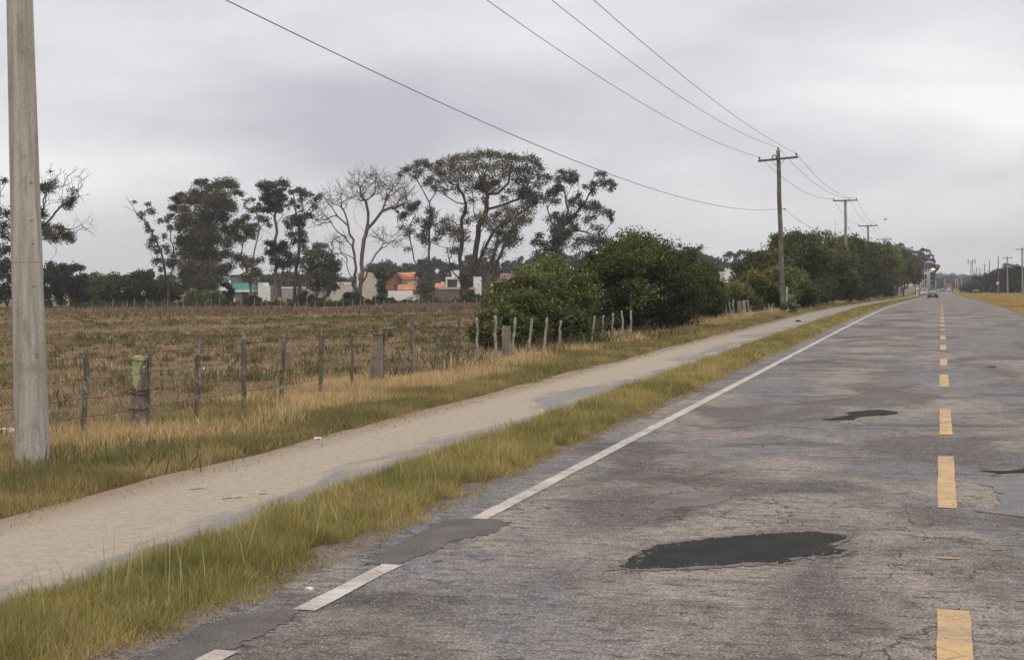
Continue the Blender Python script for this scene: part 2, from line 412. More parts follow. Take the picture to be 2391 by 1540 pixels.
def flat_poly(name, pts, off, mat, rough=.02, seed=0, sub=.12, **kw):
    """ragged flat patch on the road from a world outline"""
    r = random.Random(seed); out = []
    n = len(pts)
    for i in range(n):
        a, b_ = Vector(pts[i]), Vector(pts[(i+1) % n]); L = (b_-a).length; k = max(1, int(L/sub))
        for j in range(k):
            p = a.lerp(b_, j/k); out.append(Vector((p.x+r.gauss(0, rough), p.y+r.gauss(0, rough*1.3), 0)))
    bm = bmesh.new(); vs = [bm.verts.new(p) for p in out]
    f = bm.faces.new(vs); bmesh.ops.triangulate(bm, faces=[f])
    for v in bm.verts: v.co.z = float(gz_lin(v.co.x, v.co.y))+off
    bmesh.ops.recalc_face_normals(bm, faces=bm.faces)
    if sum(f.normal.z for f in bm.faces) < 0: bmesh.ops.reverse_faces(bm, faces=bm.faces)
    me = bpy.data.meshes.new(name); bm.to_mesh(me); bm.free()
    return tag(link(name, me, mat), kind='structure', **kw)
def gpts(l): 
    out = []
    for px, py in l:
        p = ray_ground(px, py, .012); out.append((p.x, p.y, 0))
    return out
flat_poly('road_patch', gpts([(1445,1325),(1475,1303),(1508,1298),(1500,1288),(1530,1275),(1560,1268),(1650,1258),(1730,1252),(1800,1246),(1900,1242),(1978,1250),(1981,1256),(1932,1272),(1958,1275),(1940,1279),(1980,1283),(1962,1289),(1965,1294),(1880,1299),(1838,1304),(1846,1309),(1820,1314),(1760,1313),(1700,1319),(1640,1321),(1560,1327),(1490,1329)]), .019, M_TAR, .011, 3, .035)
flat_poly('road_patch', gpts([(1420,1331),(1470,1300),(1490,1288),(1530,1270),(1600,1260),(1730,1248),(1800,1242),(1900,1238),(1990,1248),(1990,1256),(1950,1272),(1992,1283),(1976,1297),(1880,1304),(1846,1314),(1760,1319),(1700,1324),(1560,1333)]), .0165, M_FADE, .022, 33, .03)
flat_poly('road_patch', gpts([(1918,979),(1950,975),(1985,968),(1970,963),(2000,960),(2050,956),(2092,961),(2088,966),(2070,970),(2020,971),(2003,974),(1990,980),(1940,982)]), .017, M_TAR, .02, 4, .06)
flat_poly('road_patch', gpts([(855,1318),(880,1296),(930,1268),(1010,1224),(1060,1211),(1110,1208),(1192,1216),(1150,1245),(1060,1262),(1000,1290),(930,1318)]), .016, M_PATCHG, .018, 5, .04)
flat_poly('road_patch', gpts([(300,1575),(420,1492),(470,1460),(560,1436),(640,1424),(702,1423),(690,1440),(620,1478),(560,1505),(430,1545),(380,1585)]), .016, M_PATCHG, .016, 6, .03)
for i, (l, mt) in enumerate([([(1495,1183),(1560,1160),(1640,1150),(1700,1156),(1680,1172),(1600,1186),(1540,1190)], M_FADE),
    
    ([(1810,848),(1870,842),(1940,838),(1955,842),(1900,848),(1830,851)], M_PATCHG),
    ([(1900,790),(1990,785),(2030,787),(1960,790)], M_PATCHG), ([(2040,748),(2100,745),(2170,748),(2100,751)], M_PATCHG),
    ([(2000,893),(2080,888),(2150,895),(2120,904),(2050,905)], M_FADE), ([(1620,992),(1700,984),(1760,988),(1720,998),(1650,1001)], M_FADE),
    ([(1850,935),(1930,922),(2020,918),(1980,930),(1880,940)], M_FADE),
    ([(2290,1096),(2340,1099),(2392,1094),(2460,1090),(2460,1095),(2392,1100),(2330,1103)], M_TAR), ([(2290,856),(2320,855),(2335,857),(2310,859)], M_TAR),
    ([(2290,1130),(2340,1118),(2460,1112),(2480,1205),(2380,1208),(2300,1195),(2330,1160)], M_PATCHL),
    ([(2075,728),(2120,726),(2165,728),(2120,730)], M_PATCHG), ([(1975,762),(2060,758),(2090,761),(2020,766)], M_PATCHG)]):
    flat_poly('road_patch', gpts(l), .0145+.0003*i, mt, .04, 20+i, .15)

rr_ = np.random.default_rng(5); tp_ = gpts([(1445,1325),(1500,1300),(1530,1275),(1650,1258),(1800,1246),(1978,1250),(1940,1276),(1980,1284),(1880,1299),(1820,1314),(1640,1321),(1490,1329)])
pp = []
for i in range(len(tp_)):
    a_, b_ = np.array(tp_[i]), np.array(tp_[(i+1) % len(tp_)]); m_ = int(np.linalg.norm(b_-a_)*60)
    for _ in range(m_): q_ = a_+(b_-a_)*rr_.uniform(); pp.append((q_[0]+rr_.normal(0, .035), q_[1]+rr_.normal(0, .05)))
pp = np.array(pp); n = len(pp); sz = rr_.uniform(.003, .009, n); tet = np.array([[1, 0, 0], [-.5, .87, 0], [-.5, -.87, 0], [0, 0, .8]])
V = np.stack([pp[:, 0], pp[:, 1], np.interp(pp[:, 1], YS, _zy)+.018], -1)[:, None]+tet[None]*sz[:, None, None]*rr_.uniform(.7, 1.3, (n, 4, 1))
F = (np.arange(n)[:, None, None]*4+np.array([[0, 1, 3], [1, 2, 3], [2, 0, 3]])[None]).reshape(-1, 3)
tag(link('gravel', fastmesh('gravel', V.reshape(-1, 3), F), m_plain('loose_chippings', (.28, .25, .22), .9, .4, 30)), kind='stuff')
# markings
def mark(x0, x1, y0, y1, off, seed, mb, skew=0):
    r = random.Random(seed); n = max(2, int((y1-y0)/.25)); V = []; F = []
    for j in range(n+1):
        y = y0+(y1-y0)*j/n
        for x in (x0, x1): xx = x+r.gauss(0, .003)+skew*(y-y0); V.append((xx, y, float(gz_lin(xx, y))+off))
        if j: k = 2*j; F.append((k-2, k-1, k+1, k))
    mb.add(V, F)
mb = MB()
def yrow(py, px=2200): return ray_ground(px, py, .012).y
DR = [(1423, 1640), (1301.5, 1304), (1065, 1186), (954, 1015), (874, 903), (838, 854), (805, 817), (784, 793), (768, 771.5), (757, 762), (747.5, 752), (740, 744.5), (733, 736), (723, 726), (716, 718.5), (710.5, 712.5)]
for i, (a, b_) in enumerate(DR):
    y1, y0 = yrow(a), yrow(b_); 
    xs = {0: (-.02, .155), 2: (-.03, .125), 3: (-.02, .13)}.get(i, (-.03, .13))
    mark(xs[0], xs[1], y0, y1, .018, i, mb)
mb.build('centre_line', M_YEL); tag(bpy.data.objects['centre_line'], kind='structure')
mb = MB()
def ex(px, py): return ray_ground(px, py, .012)
ya, yb = ex(1112, 1211).y, 620
yy = ya
mark(-3.6, -3.46, yy, 40, .018, 50, mb); mark(-3.6, -3.46, 40, 150, .018, 51, mb); mark(-3.6, -3.46, 150, 330, .018, 52, mb)
mark(-3.6, -3.46, ex(700, 1424).y, ex(915, 1318).y, .018, 53, mb)
mark(-3.6, -3.46, ex(400, 1590).y, ex(515, 1518).y, .018, 54, mb)
o = mb.build('edge_line', M_WHITE); tag(o, kind='structure')

# ------------------------------------------------------------------ grass
SR = lambda r, g, b: tuple(((c/255+.055)/1.055)**2.4 if c > 10 else c/3294 for c in (r, g, b))
def blades(name, X, Y, H, Wd, C, lean=.5, seed=0, curl=.5, zoff=0, **kw):
    r = np.random.default_rng(seed); n = len(X); Z = gz(X, Y)-.02+zoff
    a = r.uniform(0, 2*pi, n); l = np.abs(r.normal(0, lean, n))*H; dx, dy = np.cos(a)*l, np.sin(a)*l
    ang = r.normal(YAW, .6, n); wx, wy = np.cos(ang)*Wd/2, np.sin(ang)*Wd/2
    V = np.zeros((n, 5, 3), np.float32)
    hz_ = H*np.sqrt(np.clip(1-(l/np.maximum(H, 1e-6)*.7)**2, .1, 1))
    for k, (t, w) in enumerate(((0, 1), (.55, .8))):
        ox, oy = dx*t**1.7, dy*t**1.7
        V[:, 2*k] = np.stack([X+ox-wx*w, Y+oy-wy*w, Z+hz_*t*(1+.08)], -1); V[:, 2*k+1] = np.stack([X+ox+wx*w, Y+oy+wy*w, Z+hz_*t*1.08], -1)
    V[:, 4] = np.stack([X+dx, Y+dy, Z+hz_], -1)
    i = np.arange(n)[:, None]*5
    F = np.concatenate([i+np.array([[0, 1, 3]]), i+np.array([[0, 3, 2]]), i+np.array([[2, 3, 4]])])
    me = fastmesh(name, V.reshape(-1, 3), F, np.repeat(C, 5, 0)); o = link(name, me, M_GRASS); return tag(o, kind='stuff', **kw)
def scatter(x0, x1, y0, y1, dens, r): 
    n = int((x1-x0)*(y1-y0)*dens); return r.uniform(x0, x1, n), r.uniform(y0, y1, n)
def vnoise(x, y, s, seed=0):
    r = np.random.default_rng(seed); g = r.uniform(0, 1, (128, 128)); u, v = x/s+1000, y/s+1000
    i, j = np.floor(u).astype(int), np.floor(v).astype(int); fu, fv = u-i, v-j; fu = fu*fu*(3-2*fu); fv = fv*fv*(3-2*fv)
    q = lambda a, b_: g[a % 128, b_ % 128]
    return (q(i, j)*(1-fu)+q(i+1, j)*fu)*(1-fv)+(q(i, j+1)*(1-fu)+q(i+1, j+1)*fu)*fv
DESAT = .14
def pal(cols, t, r, var=.18):
    c = np.array(cols); k = np.clip(t, 0, .9999)*(len(c)-1); i = k.astype(int); f = (k-i)[:, None]
    out = c[i]*(1-f)+c[i+1]*f; out = out*(1-DESAT)+DESAT*(out@np.array([.3, .6, .1]))[:, None]; out = out*(1+r.normal(0, var, (len(t), 1))); return np.clip(out, .005, 1)
G_GREEN = [SR(104, 106, 54), SR(140, 134, 68), SR(172, 154, 86), SR(204, 180, 122)]
G_DRY = [SR(158, 130, 80), SR(206, 174, 118), SR(232, 204, 152)]
r = np.random.default_rng(11)
bands = [(4.5, 10, 14000, .0036), (10, 16, 9000, .0045), (16, 28, 5200, .006), (28, 50, 2200, .011), (50, 90, 600, .026), (90, 180, 200, .055), (180, 420, 60, .11)]
SX, SY, SW = [], [], []
for a, b_, dn, w in bands:
    x, y = scatter(-5.35, -3.85, a, b_, dn, r)
    edge = .10*np.sin(y*1.9)+.12*(vnoise(x*0, y, .8, 3)-.5)+.2*(vnoise(x*0, y, .3, 5)-.5)
    edge2 = .25*(vnoise(x*0, y, 1.1, 8)-.5)+.2*(vnoise(x*0, y, .35, 9)-.5)
    k = (x < -4.12+edge) & (x > -5.22+edge2) | (r.uniform(0, 1, len(x)) < .012) | ((vnoise(x, y, .28, 77) > .66) & (x > -4.35) & (x < -3.88) & (r.uniform(0, 1, len(x)) < .7))
    SX.append(x[k]); SY.append(y[k]); SW.append(np.full(k.sum(), w))
X, Y, Wd = map(np.concatenate, (SX, SY, SW))
t = .36+.5*(vnoise(X, Y, .9, 1)-.5)+.45*(vnoise(X, Y, .22, 2)-.5)+.35*r.uniform(0, 1, len(X))**2
t += .25*np.clip((-4.35-X)*-1, 0, .4)
edgef = np.clip(np.minimum((-4.0-X)/.25, (X+5.32)/.2), .35, 1)
H = (.075+.115*vnoise(X, Y, .38, 4)+.05*r.normal(0, 1, len(X)).clip(-1.5, 3))*edgef; H = np.clip(H, .04, .5)
blades('verge_grass', X, Y, H, Wd*r.uniform(.6, 1.3, len(X)), pal(G_GREEN, t+.12*r.normal(0, 1, len(t)), r, .24), .85, 12)
# tall seed stalks in the strip
x = r.uniform(-4.9, -4.25, 130); y = 5.5+r.uniform(0, 1, 130)**1.6*30
blades('seed_stalks', x, y, r.uniform(.32, .55, 130), np.full(130, .006), pal([SR(170, 160, 90), SR(205, 185, 120)], r.uniform(0, 1, 130), r, .08), .35, 13)
# left verge between path and fence: low green near the path, blond tall grass by the fence
SX, SY, SW = [], [], []
bands = [(5, 14, 3600, .007), (14, 24, 2800, .009), (24, 40, 1500, .014), (40, 80, 620, .026), (80, 170, 170, .06), (170, 420, 32, .14)]
for a, b_, dn, w in bands:
    x, y = scatter(-10.9, -7.15, a, b_, dn, r)
    edge = .35*(vnoise(x*0, y, 1.3, 13)-.5)+.3*(vnoise(x*0, y, .4, 15)-.5)
    k = (x < -7.35+edge) | (r.uniform(0, 1, len(x)) < .02)
    SX.append(x[k]); SY.append(y[k]); SW.append(np.full(k.sum(), w))
X, Y, Wd = map(np.concatenate, (SX, SY, SW))
dry = .95*sst(8.2, 9.1, -X+1.1*(vnoise(X, Y, 1.1, 21)-.5))*sst(.38, .6, vnoise(X, Y, 1.7, 22))*sst(13.5, 16, Y)*(1-.45*sst(10.1, 10.6, -X))*(1-.4*sst(28, 40, Y))
isdry = r.uniform(0, 1, len(X)) < dry*.7
t = .12+.55*vnoise(X, Y, .7, 23)+.35*r.uniform(0, 1, len(X))**2
Cg = pal([SR(92, 94, 50), SR(130, 124, 68), SR(166, 146, 88), SR(196, 168, 120)], t, r); Cd = pal(G_DRY, r.uniform(0, 1, len(X)), r, .12)
H = np.where(isdry, .12+.28*vnoise(X, Y, .45, 24)*r.uniform(.4, 1.1, len(X)), (.05+.13*vnoise(X, Y, .6, 25))*(1-.4*sst(9.4, 10, -X)))+.03*r.normal(0, 1, len(X)); H = np.clip(H*np.clip((-7.15-X)/.35, .3, 1), .03, .7)
keep = (isdry | (r.uniform(0, 1, len(X)) < .8)) & ~((X < -9.5) & (Y > 24) & (r.uniform(0, 1, len(X)) < .6)) & (vnoise(X, Y, .8, 99)+vnoise(X, Y, .25, 98)*.5 > .3+.25*r.uniform(0, 1, len(X)))
blades('verge_grass', X[keep], Y[keep], H[keep], (Wd*r.uniform(.5, 1.2, len(X))*np.where(isdry, .7, 1))[keep], np.where(isdry[:, None], Cd, Cg)[keep], .7, 14)
# field
SX, SY, SW = [], [], []
for a, b_, dn, w in [(12, 22, 900, .012), (22, 34, 420, .02), (34, 55, 170, .035), (55, 90, 60, .07), (90, 150, 22, .13), (150, 205, 11, .22)]:
    # ring in camera depth
    n = int(1.05*(b_**2-a**2)*.5*1.1*dn)
    D = np.sqrt(r.uniform(a*a, b_*b_, n)); u = r.uniform(-.7, .27, n)
    x = D*(u*RIGHT.x+AWAY.x); y = D*(u*RIGHT.y+AWAY.y)
    k = (x < -10.4); SX.append(x[k]); SY.append(y[k]); SW.append(np.full(k.sum(), w))
X, Y, Wd = map(np.concatenate, (SX, SY, SW))
D = np.hypot(X, Y)
patch = .45+.25*(vnoise(X, Y, 6, 31)-.5)+.3*(vnoise(X, Y, 1.2, 32)-.5)
near = 1-sst(30, 70, D)
keep = r.uniform(0, 1, len(X)) < np.clip((patch-.25)*2.2, .05, 1)
X, Y, Wd, patch = X[keep], Y[keep], Wd[keep], patch[keep]; D = D[keep]
t = np.clip(.3+.9*(vnoise(X, Y, 13, 33)-.4)+.5*(vnoise(X, Y, 2.2, 34)-.5)+.35*r.uniform(-.5, 1, len(X)), 0, 1)
DESAT = .17
C = pal([SR(94, 92, 52), SR(126, 112, 70), SR(152, 130, 94), SR(174, 148, 114)], t, r, .16)
H = (.06+.05*np.clip(patch-.3, 0, 1)+.03*r.normal(0, 1, len(X)))*(1+sst(40, 120, D)*.6); H = np.clip(H, .02, .5)
blades('field_grass', X, Y, H, Wd*r.uniform(.5, 1.3, len(X)), C, .6, 15)
DESAT = .14
# right verge
SX, SY, SW = [], [], []
for a, b_, x1, dn, w in [(30, 90, 6, 300, .03), (90, 180, 24, 40, .06), (180, 330, 34, 14, .12), (330, 600, 40, 5, .22)]:
    x, y = scatter(3.9, x1+4, a, b_, dn, r); k = x > 4.0+.5*(vnoise(x*0, y, 2, 41)-.5); SX.append(x[k]); SY.append(y[k]); SW.append(np.full(k.sum(), w))
X, Y, Wd = map(np.concatenate, (SX, SY, SW)); t = np.clip(vnoise(X, Y, 6, 42)*.8+r.uniform(0, .5, len(X)), 0, 1)
blades('verge_grass', X, Y, np.clip(.1+.12*vnoise(X, Y, 2, 43), .05, .4)*(1-.6*sst(280, 340, Y)), Wd, pal([SR(134, 122, 62), SR(172, 148, 80), SR(192, 164, 104)], t, r), .5, 16)

# weeds: broad dark tussocks in the field and at the pole foot
wx, wy, wh, wc = [], [], [], []
spots = [(345,1095,.25,0,40),(410,1085,.3,0,40),(740,880,.38,0,80),(700,885,.3,0,60),(780,830,.4,1,60),(905,690+60,.3,0,30),(10,868,.3,0,40),(235,918,.25,0,30),(118,1088,.17,0,150),(150,1092,.14,0,120),(205,1062,.10,0,110),(290,1035,.1,1,110),(70,1105,.1,1,60),
         (480,900,.2,0,30),(330,812,.15,0,20),(405,755,.3,0,60),(230,745,.3,1,40),(262,800,.2,0,30),(455,732,.3,0,60),(485,726,.3,1,50),(930,850,.3,1,60),(960,880,.3,1,60),(1040,800,.3,1,60),(1060,850,.4,1,100),(1090,870,.4,1,80),(600,730,.25,1,30),(960,745,.2,0,25),(1060,780,.35,1,60),
         (1010,872,.3,0,60),(920,885,.3,1,60),(640,800,.2,1,30),(130,860,.2,1,40),(1340,810,.35,0,90),(1500,795,.35,1,80),(1530,790,.35,1,80),(1560,785,.35,1,60),(1450,800,.35,1,60),(1180,828,.4,1,80),(1290,822,.4,1,80)]
for i in range(60):
    spots.append((random.uniform(100, 1080), random.uniform(728, 900), random.uniform(.12, .3), random.randint(0, 1), 25))
for px, py, h, kd, n in spots:
    p = ray_ground(px, py); D = (p-EYE).dot(FW); w = .25+.004*D
    wx += list(r.normal(p.x, w, n)); wy += list(r.normal(p.y, w, n)); wh += list(np.abs(r.normal(h, h*.3, n))); wc += [kd]*n
wx, wy, wh, wc = map(np.array, (wx, wy, wh, wc)); D = np.hypot(wx, wy)
C = np.where(wc[:, None] == 0, pal([SR(72, 82, 46), SR(116, 116, 68)], r.uniform(0, 1, len(wx)), r), pal([SR(80, 74, 44), SR(120, 104, 72)], r.uniform(0, 1, len(wx)), r))
blades('weeds', wx, wy, wh, (.003+D*.00055)*np.random.default_rng(2).uniform(.6,1.4,len(wx)), C, 1.0, 17)

# rough tussocks over the whole pasture
n = 5600; D = np.sqrt(r.uniform(15**2, 165**2, n)); D = np.where(r.uniform(0, 1, n) < .45, r.uniform(14, 90, n), D); u = r.uniform(-.7, .2, n)
tx = D*(u*RIGHT.x+AWAY.x); ty = D*(u*RIGHT.y+AWAY.y); k = (tx < -10.8) & (vnoise(tx, ty, 9, 61) > .3); tx, ty, D = tx[k], ty[k], D[k]; n = len(tx)
m = 34; rad_t = r.uniform(.06, .3, n)*(1+D/90); th = r.uniform(.08, .26, n)*(1+D/260); kind = r.uniform(0, 1, n)
a = r.uniform(0, 2*pi, (n, m)); q = np.sqrt(r.uniform(0, 1, (n, m)))*rad_t[:, None]
X = (tx[:, None]+np.cos(a)*q).ravel(); Y = (ty[:, None]+np.sin(a)*q).ravel(); DD = np.repeat(D, m); H = (th[:, None]*(1-.55*(q/rad_t[:, None])**2)*r.uniform(.6, 1.2, (n, m))).ravel()
C = pal([SR(86, 92, 52), SR(110, 106, 62), SR(130, 112, 76), SR(154, 130, 94), SR(180, 152, 116)], np.repeat(kind, m)+.1*r.normal(0, 1, n*m), r, .16)
blades('pasture_tussocks', X, Y, H, .006+DD*.0009, C, .9, 19)

# ------------------------------------------------------------------ trees
def grow(base_lines, tips, r, jit=.12, up=.35):
    """skeleton: node positions and parents. base_lines: list of polylines (first starts at the ground, later ones attach to the nearest node)"""
    N = []; Pn = []; path = []
    def addline(pts, parent):
        for p in pts:
            N.append(np.array(p, float)); Pn.append(parent); path.append(0 if parent < 0 else path[parent]+np.linalg.norm(N[-1]-N[parent])); parent = len(N)-1
        return parent
    def dens(pts, step, jj):
        out = [np.array(pts[0], float)]
        for a, b_ in zip(pts[:-1], pts[1:]):
            a, b_ = np.array(a, float), np.array(b_, float); L = np.linalg.norm(b_-a); k = max(1, int(L/step))
            for q in range(1, k+1): out.append(a+(b_-a)*q/k+r.normal(0, jj, 3)*(1 if q < k else .3))
        return out
    tot = max(np.linalg.norm(np.array(t)-np.array(base_lines[0][0])) for t in tips) if len(tips) else 5
    step = tot/22
    for k, l in enumerate(base_lines):
        pts = dens(l, step, step*jit)
        if k == 0: addline(pts, -1)
        else:
            A = np.array(N); j = int(np.argmin(np.linalg.norm(A-pts[0], axis=1))); addline(pts[1:] if np.linalg.norm(A[j]-pts[0]) < step*1.5 else pts, j)
    tips = sorted(tips, key=lambda t: np.linalg.norm(np.array(t)-N[0])+r.normal(0, tot*.05))
    for t in tips:
        t = np.array(t); A = np.array(N); d = t-A; L = np.linalg.norm(d, axis=1)+1e-6
        cost = L*(1+up*np.clip(.35-d[:, 2]/L, 0, 2)) + .12*np.array(path)+ (A[:, 2] < N[0][2]+tot*.12)*tot*.3
        j = int(np.argmin(cost)); a = A[j]; L = L[j]
        if L < step*.3: continue
        pd = a-N[Pn[j]] if Pn[j] >= 0 else np.array([0, 0, 1.]); pd = pd/(np.linalg.norm(pd)+1e-6)
        c = a+pd*L*.25+np.array([0, 0, L*.08]); k = max(2, int(L/step)+1); par = j; pts = []
        for q in range(1, k+1):
            s = q/k; pts.append((1-s)**2*a+2*s*(1-s)*c+s*s*t+(r.normal(0, L*.03, 3) if q < k else 0))
        addline(pts, par)
    return np.array(N), np.array(Pn)
def twigs(N, Pn, r, L, k=3, lift=.25):
    ch = np.bincount(Pn[Pn >= 0], minlength=len(N)); A, B = list(N), list(Pn)
    for i in np.where(ch == 0)[0]:
        d = N[i]-N[Pn[i]] if Pn[i] >= 0 else np.array([0, 0, 1.]); d = d/(np.linalg.norm(d)+1e-6)
        for _ in range(k):
            e = d+r.normal(0, .38, 3)+np.array([0, 0, lift]); e /= np.linalg.norm(e); l = L*r.uniform(.4, 1.1)
            A.append(N[i]+e*l*.5); B.append(i); A.append(N[i]+e*l+r.normal(0, L*.07, 3)); B.append(len(A)-2)
    return np.array(A), np.array(B)
def radii(N, Pn, rb, rt):
    n = len(N); cnt = np.zeros(n); ch = np.bincount(Pn[Pn >= 0], minlength=n)
    cnt[ch == 0] = 1
    for i in range(n-1, 0, -1):
        if Pn[i] >= 0: cnt[Pn[i]] += cnt[i]
    e = math.log(rb/rt)/math.log(max(2, cnt[0])); return rt*np.maximum(cnt, 1)**e
def tubes(N, Pn, R, sides=5, base_flare=1.25):
    idx = np.where(Pn >= 0)[0]; a = N[Pn[idx]]; b_ = N[idx]; d = b_-a; L = np.linalg.norm(d, axis=1, keepdims=True)+1e-9; d = d/L
    ref = np.where(np.abs(d[:, 2:3]) < .9, np.array([[0, 0, 1.]]), np.array([[1., 0, 0]]))
    u = np.cross(d, ref); u /= np.linalg.norm(u, axis=1, keepdims=True)+1e-9; w = np.cross(d, u)
    ra = np.minimum(R[Pn[idx]], R[idx]*1.35)[:, None]; rb = R[idx][:, None]; V = []
    ra[Pn[idx] == 0] *= base_flare
    for k in range(sides):
        c, s = cos(2*pi*k/sides), sin(2*pi*k/sides); V.append(a-d*ra*.3+(u*c+w*s)*ra)
    for k in range(sides):
        c, s = cos(2*pi*k/sides), sin(2*pi*k/sides); V.append(b_+d*rb*.3+(u*c+w*s)*rb)
    V = np.stack(V, 1); n = len(idx); i = np.arange(n)[:, None]*2*sides
    F = np.concatenate([i+np.array([[k, (k+1) % sides, sides+(k+1) % sides, sides+k]]) for k in range(sides)])
    return V.reshape(-1, 3), F
def leaves(cent, rad_, n_each, size, cols, r, sub=7, hang=0.0, tint=None, squash=.75, tight=.38):
    """leaf quads in sub-clumps within each blob"""
    V = []; C = []; tipsl = []
    for c, rr, n, k in zip(cent, rad_, n_each, range(len(cent))):
        c = np.array(c); s = max(1, sub); off = r.normal(0, 1, (s, 3)); off /= np.linalg.norm(off, axis=1, keepdims=True); off *= rr*r.uniform(.35, .95, (s, 1)); off[:, 2] *= squash
        sc = c+off; tipsl.append(sc); m = max(s, int(n)); w = r.integers(0, s, m)
        p = sc[w]+r.normal(0, 1, (m, 3))*rr*tight*np.array([1, 1, squash*.8]); p[:, 2] -= np.abs(r.normal(0, 1, m))*hang*rr
        V.append(p); br = r.uniform(.72, 1.28, s)[w]*r.uniform(.7, 1.3, m); tt = np.clip((tint[k] if tint is not None else .5)+r.normal(0, .22, m), 0, .999)
        q = np.array(cols); kk = tt*(len(q)-1); i0 = kk.astype(int); f = (kk-i0)[:, None]; C.append((q[i0]*(1-f)+q[i0+1]*f)*br[:, None])
    p = np.concatenate(V); C = np.concatenate(C); m = len(p)
    a = r.normal(0, 1, (m, 3)); a /= np.linalg.norm(a, axis=1, keepdims=True); b_ = np.cross(a, r.normal(0, 1, (m, 3))); b_ /= np.linalg.norm(b_, axis=1, keepdims=True)
    s = size*r.uniform(.55, 1.35, (m, 1)); 
    Q = np.stack([p-a*s*.6, p+b_*s*.32, p+a*s*.6, p-b_*s*.32], 1)
    return Q.reshape(-1, 3), np.arange(m*4).reshape(-1, 4), np.repeat(C, 4, 0), np.concatenate(tipsl)
EUC = [SR(70, 67, 56), SR(96, 92, 76), SR(126, 120, 100)]; EUCD = [SR(52, 56, 46), SR(74, 76, 60), SR(104, 102, 78)]
EUCB = [SR(62, 56, 40), SR(88, 80, 56), SR(112, 104, 70)]
def make_tree(name, label, cat, lines, blobs, D, conv, barkm=M_BARK, cols=EUC, leaf=.21, lai=1.5, rb=.35, rt=.025, seed=0, group=None, spread=.8, extra=(), sub=7, hang=.15, sides=5, tipfrac=.5, tight=.38, base=None, twig=0):
    """lines / blobs in picture pixels of one zoom; D metres away; depth is spread at random so the crown is round"""
    r = np.random.default_rng(seed); mpp = D/FPX
    def W(z, dd=0): x, y = conv(*z); return np.array(P(x, y, D+dd))
    b0 = conv(*lines[0][0]); bp = P(*b0, D); gb = gz1(bp.x, bp.y); root = Vector((bp.x, bp.y, gb))
    xs = [conv(*b[:2])[0] for b in blobs]+[conv(*e)[0] for e in extra]
    cxm = b0[0]; halfw = max(2.0, (max(xs)-min(xs))*.5*mpp) if xs else 3
    WL = []
    for li, l in enumerate(lines):
        dd = r.normal(0, halfw*.35*(li > 0)); o = []
        for k, z in enumerate(l):
            if li == 0 and k == 0: o.append(np.array((bp.x, bp.y, gb-.15)))
            else: o.append(W(z, dd*k/max(1, len(l)-1)))
        WL.append(o)
    cent, rads, ns, tint = [], [], [], []
    for b in blobs:
        x, y, rr = b[:3]; k = b[3] if len(b) > 3 else 1.0; rm = rr*conv.s*mpp
        t = abs(conv(x, y)[0]-cxm)*mpp/max(halfw, 1); dmax = spread*halfw*math.sqrt(max(.1, 1-min(1, t)**2))
        cent.append(W((x, y), r.uniform(-dmax, dmax))); rads.append(rm); ns.append(2.3*k*lai*pi*rm*rm/(.38*leaf*leaf)); tint.append(b[4] if len(b) > 4 else r.uniform(.3, .7))
    t = empty(name, root, label, cat, group)
    tips = []
    if cent:
        V, F, C, sc = leaves(cent, rads, ns, leaf, cols, r, sub, hang, tint, tight=tight)
        link('crown', fastmesh('crown', V, F, C), M_LEAF, t)
        tips = [p for p in sc if r.uniform() < tipfrac]
    for e in extra:
        tips.append(W(e, r.uniform(-.6, .6)*halfw*spread))
    if tips or len(lines):
        N, Pn = grow(WL, tips if len(tips) else [WL[0][-1]], r); R = radii(N, Pn, rb, rt)
        if twig:
            n0 = len(N); N, Pn = twigs(N, Pn, r, twig, 3 if not cent else 2); R = np.concatenate([R, np.full(len(N)-n0, rt*.75)])
        V, F = tubes(N, Pn, R, sides)
        link('trunk', fastmesh('trunk', V, F), barkm, t, smooth=True)
    return t
class Conv:
    def __init__(s, x0, y0, k): s.x0, s.y0, s.s = x0, y0, k
    def __call__(s, x, y): return s.x0+s.s*x, s.y0+s.s*y
Z1 = Conv(0, 348.8, .2832); Z2 = Conv(436, 348.8, .2832); Z3 = Conv(872, 319.8, .302); ZD = Conv(0, 0, 1.0)
DT = 185.0
def rblobs(cx, cy, rx, ry, n, rr, r, k=1.0, shell=.35):
    out = []
    for _ in range(n):
        a = r.uniform(0, 2*pi); q = math.sqrt(r.uniform(shell, 1)); out.append((cx+rx*q*cos(a), cy+ry*q*sin(a), rr*r.uniform(.7, 1.2), k))
    return out
q = np.random.default_rng(5)
make_tree('eucalyptus_tree', 'half bare eucalyptus with hanging moss clump, behind the big concrete pole', 'tree',
    [[(200,1300),(250,1000),(290,820),(330,640)], [(330,640),(430,560),(500,470),(620,380)], [(330,640),(350,520),(380,380),(420,250)], [(330,640),(430,650),(600,660),(720,590)], [(360,1010),(410,930),(462,845)], [(290,820),(180,640),(60,560),(-40,450)], [(250,1000),(120,800),(20,700),(-60,640)]],
    [(400,300,60,.9),(355,300,50),(570,400,55,.9),(560,450,45,1.3),(450,260,45,.5),(350,520,55),(480,650,50,1.4,.9),(400,690,60,1.6,.9),(550,690,55,1.5,.8),(450,720,50,1.2,.8),(590,730,40,1,.7),(360,620,60,1.4,.8),(30,250,30),(20,620,55),(60,520,40),(20,820,60,1.3),(50,700,50),(-60,500,90),(600,330,40,.5),(410,180,30,.3),(180,420,80),(200,560,90),(200,700,90)],
    178, Z1, M_BARK, [SR(38,40,30), SR(58,56,38), SR(96,92,48)], rb=.3, rt=.02, seed=1, twig=1.1, hang=.35, sub=9,
    extra=[(q.uniform(340, 720), q.uniform(180, 450)) for _ in range(60)]+[(q.uniform(620, 770), q.uniform(570, 680)) for _ in range(14)]+[(q.uniform(-80, 60), q.uniform(200, 560)) for _ in range(30)])
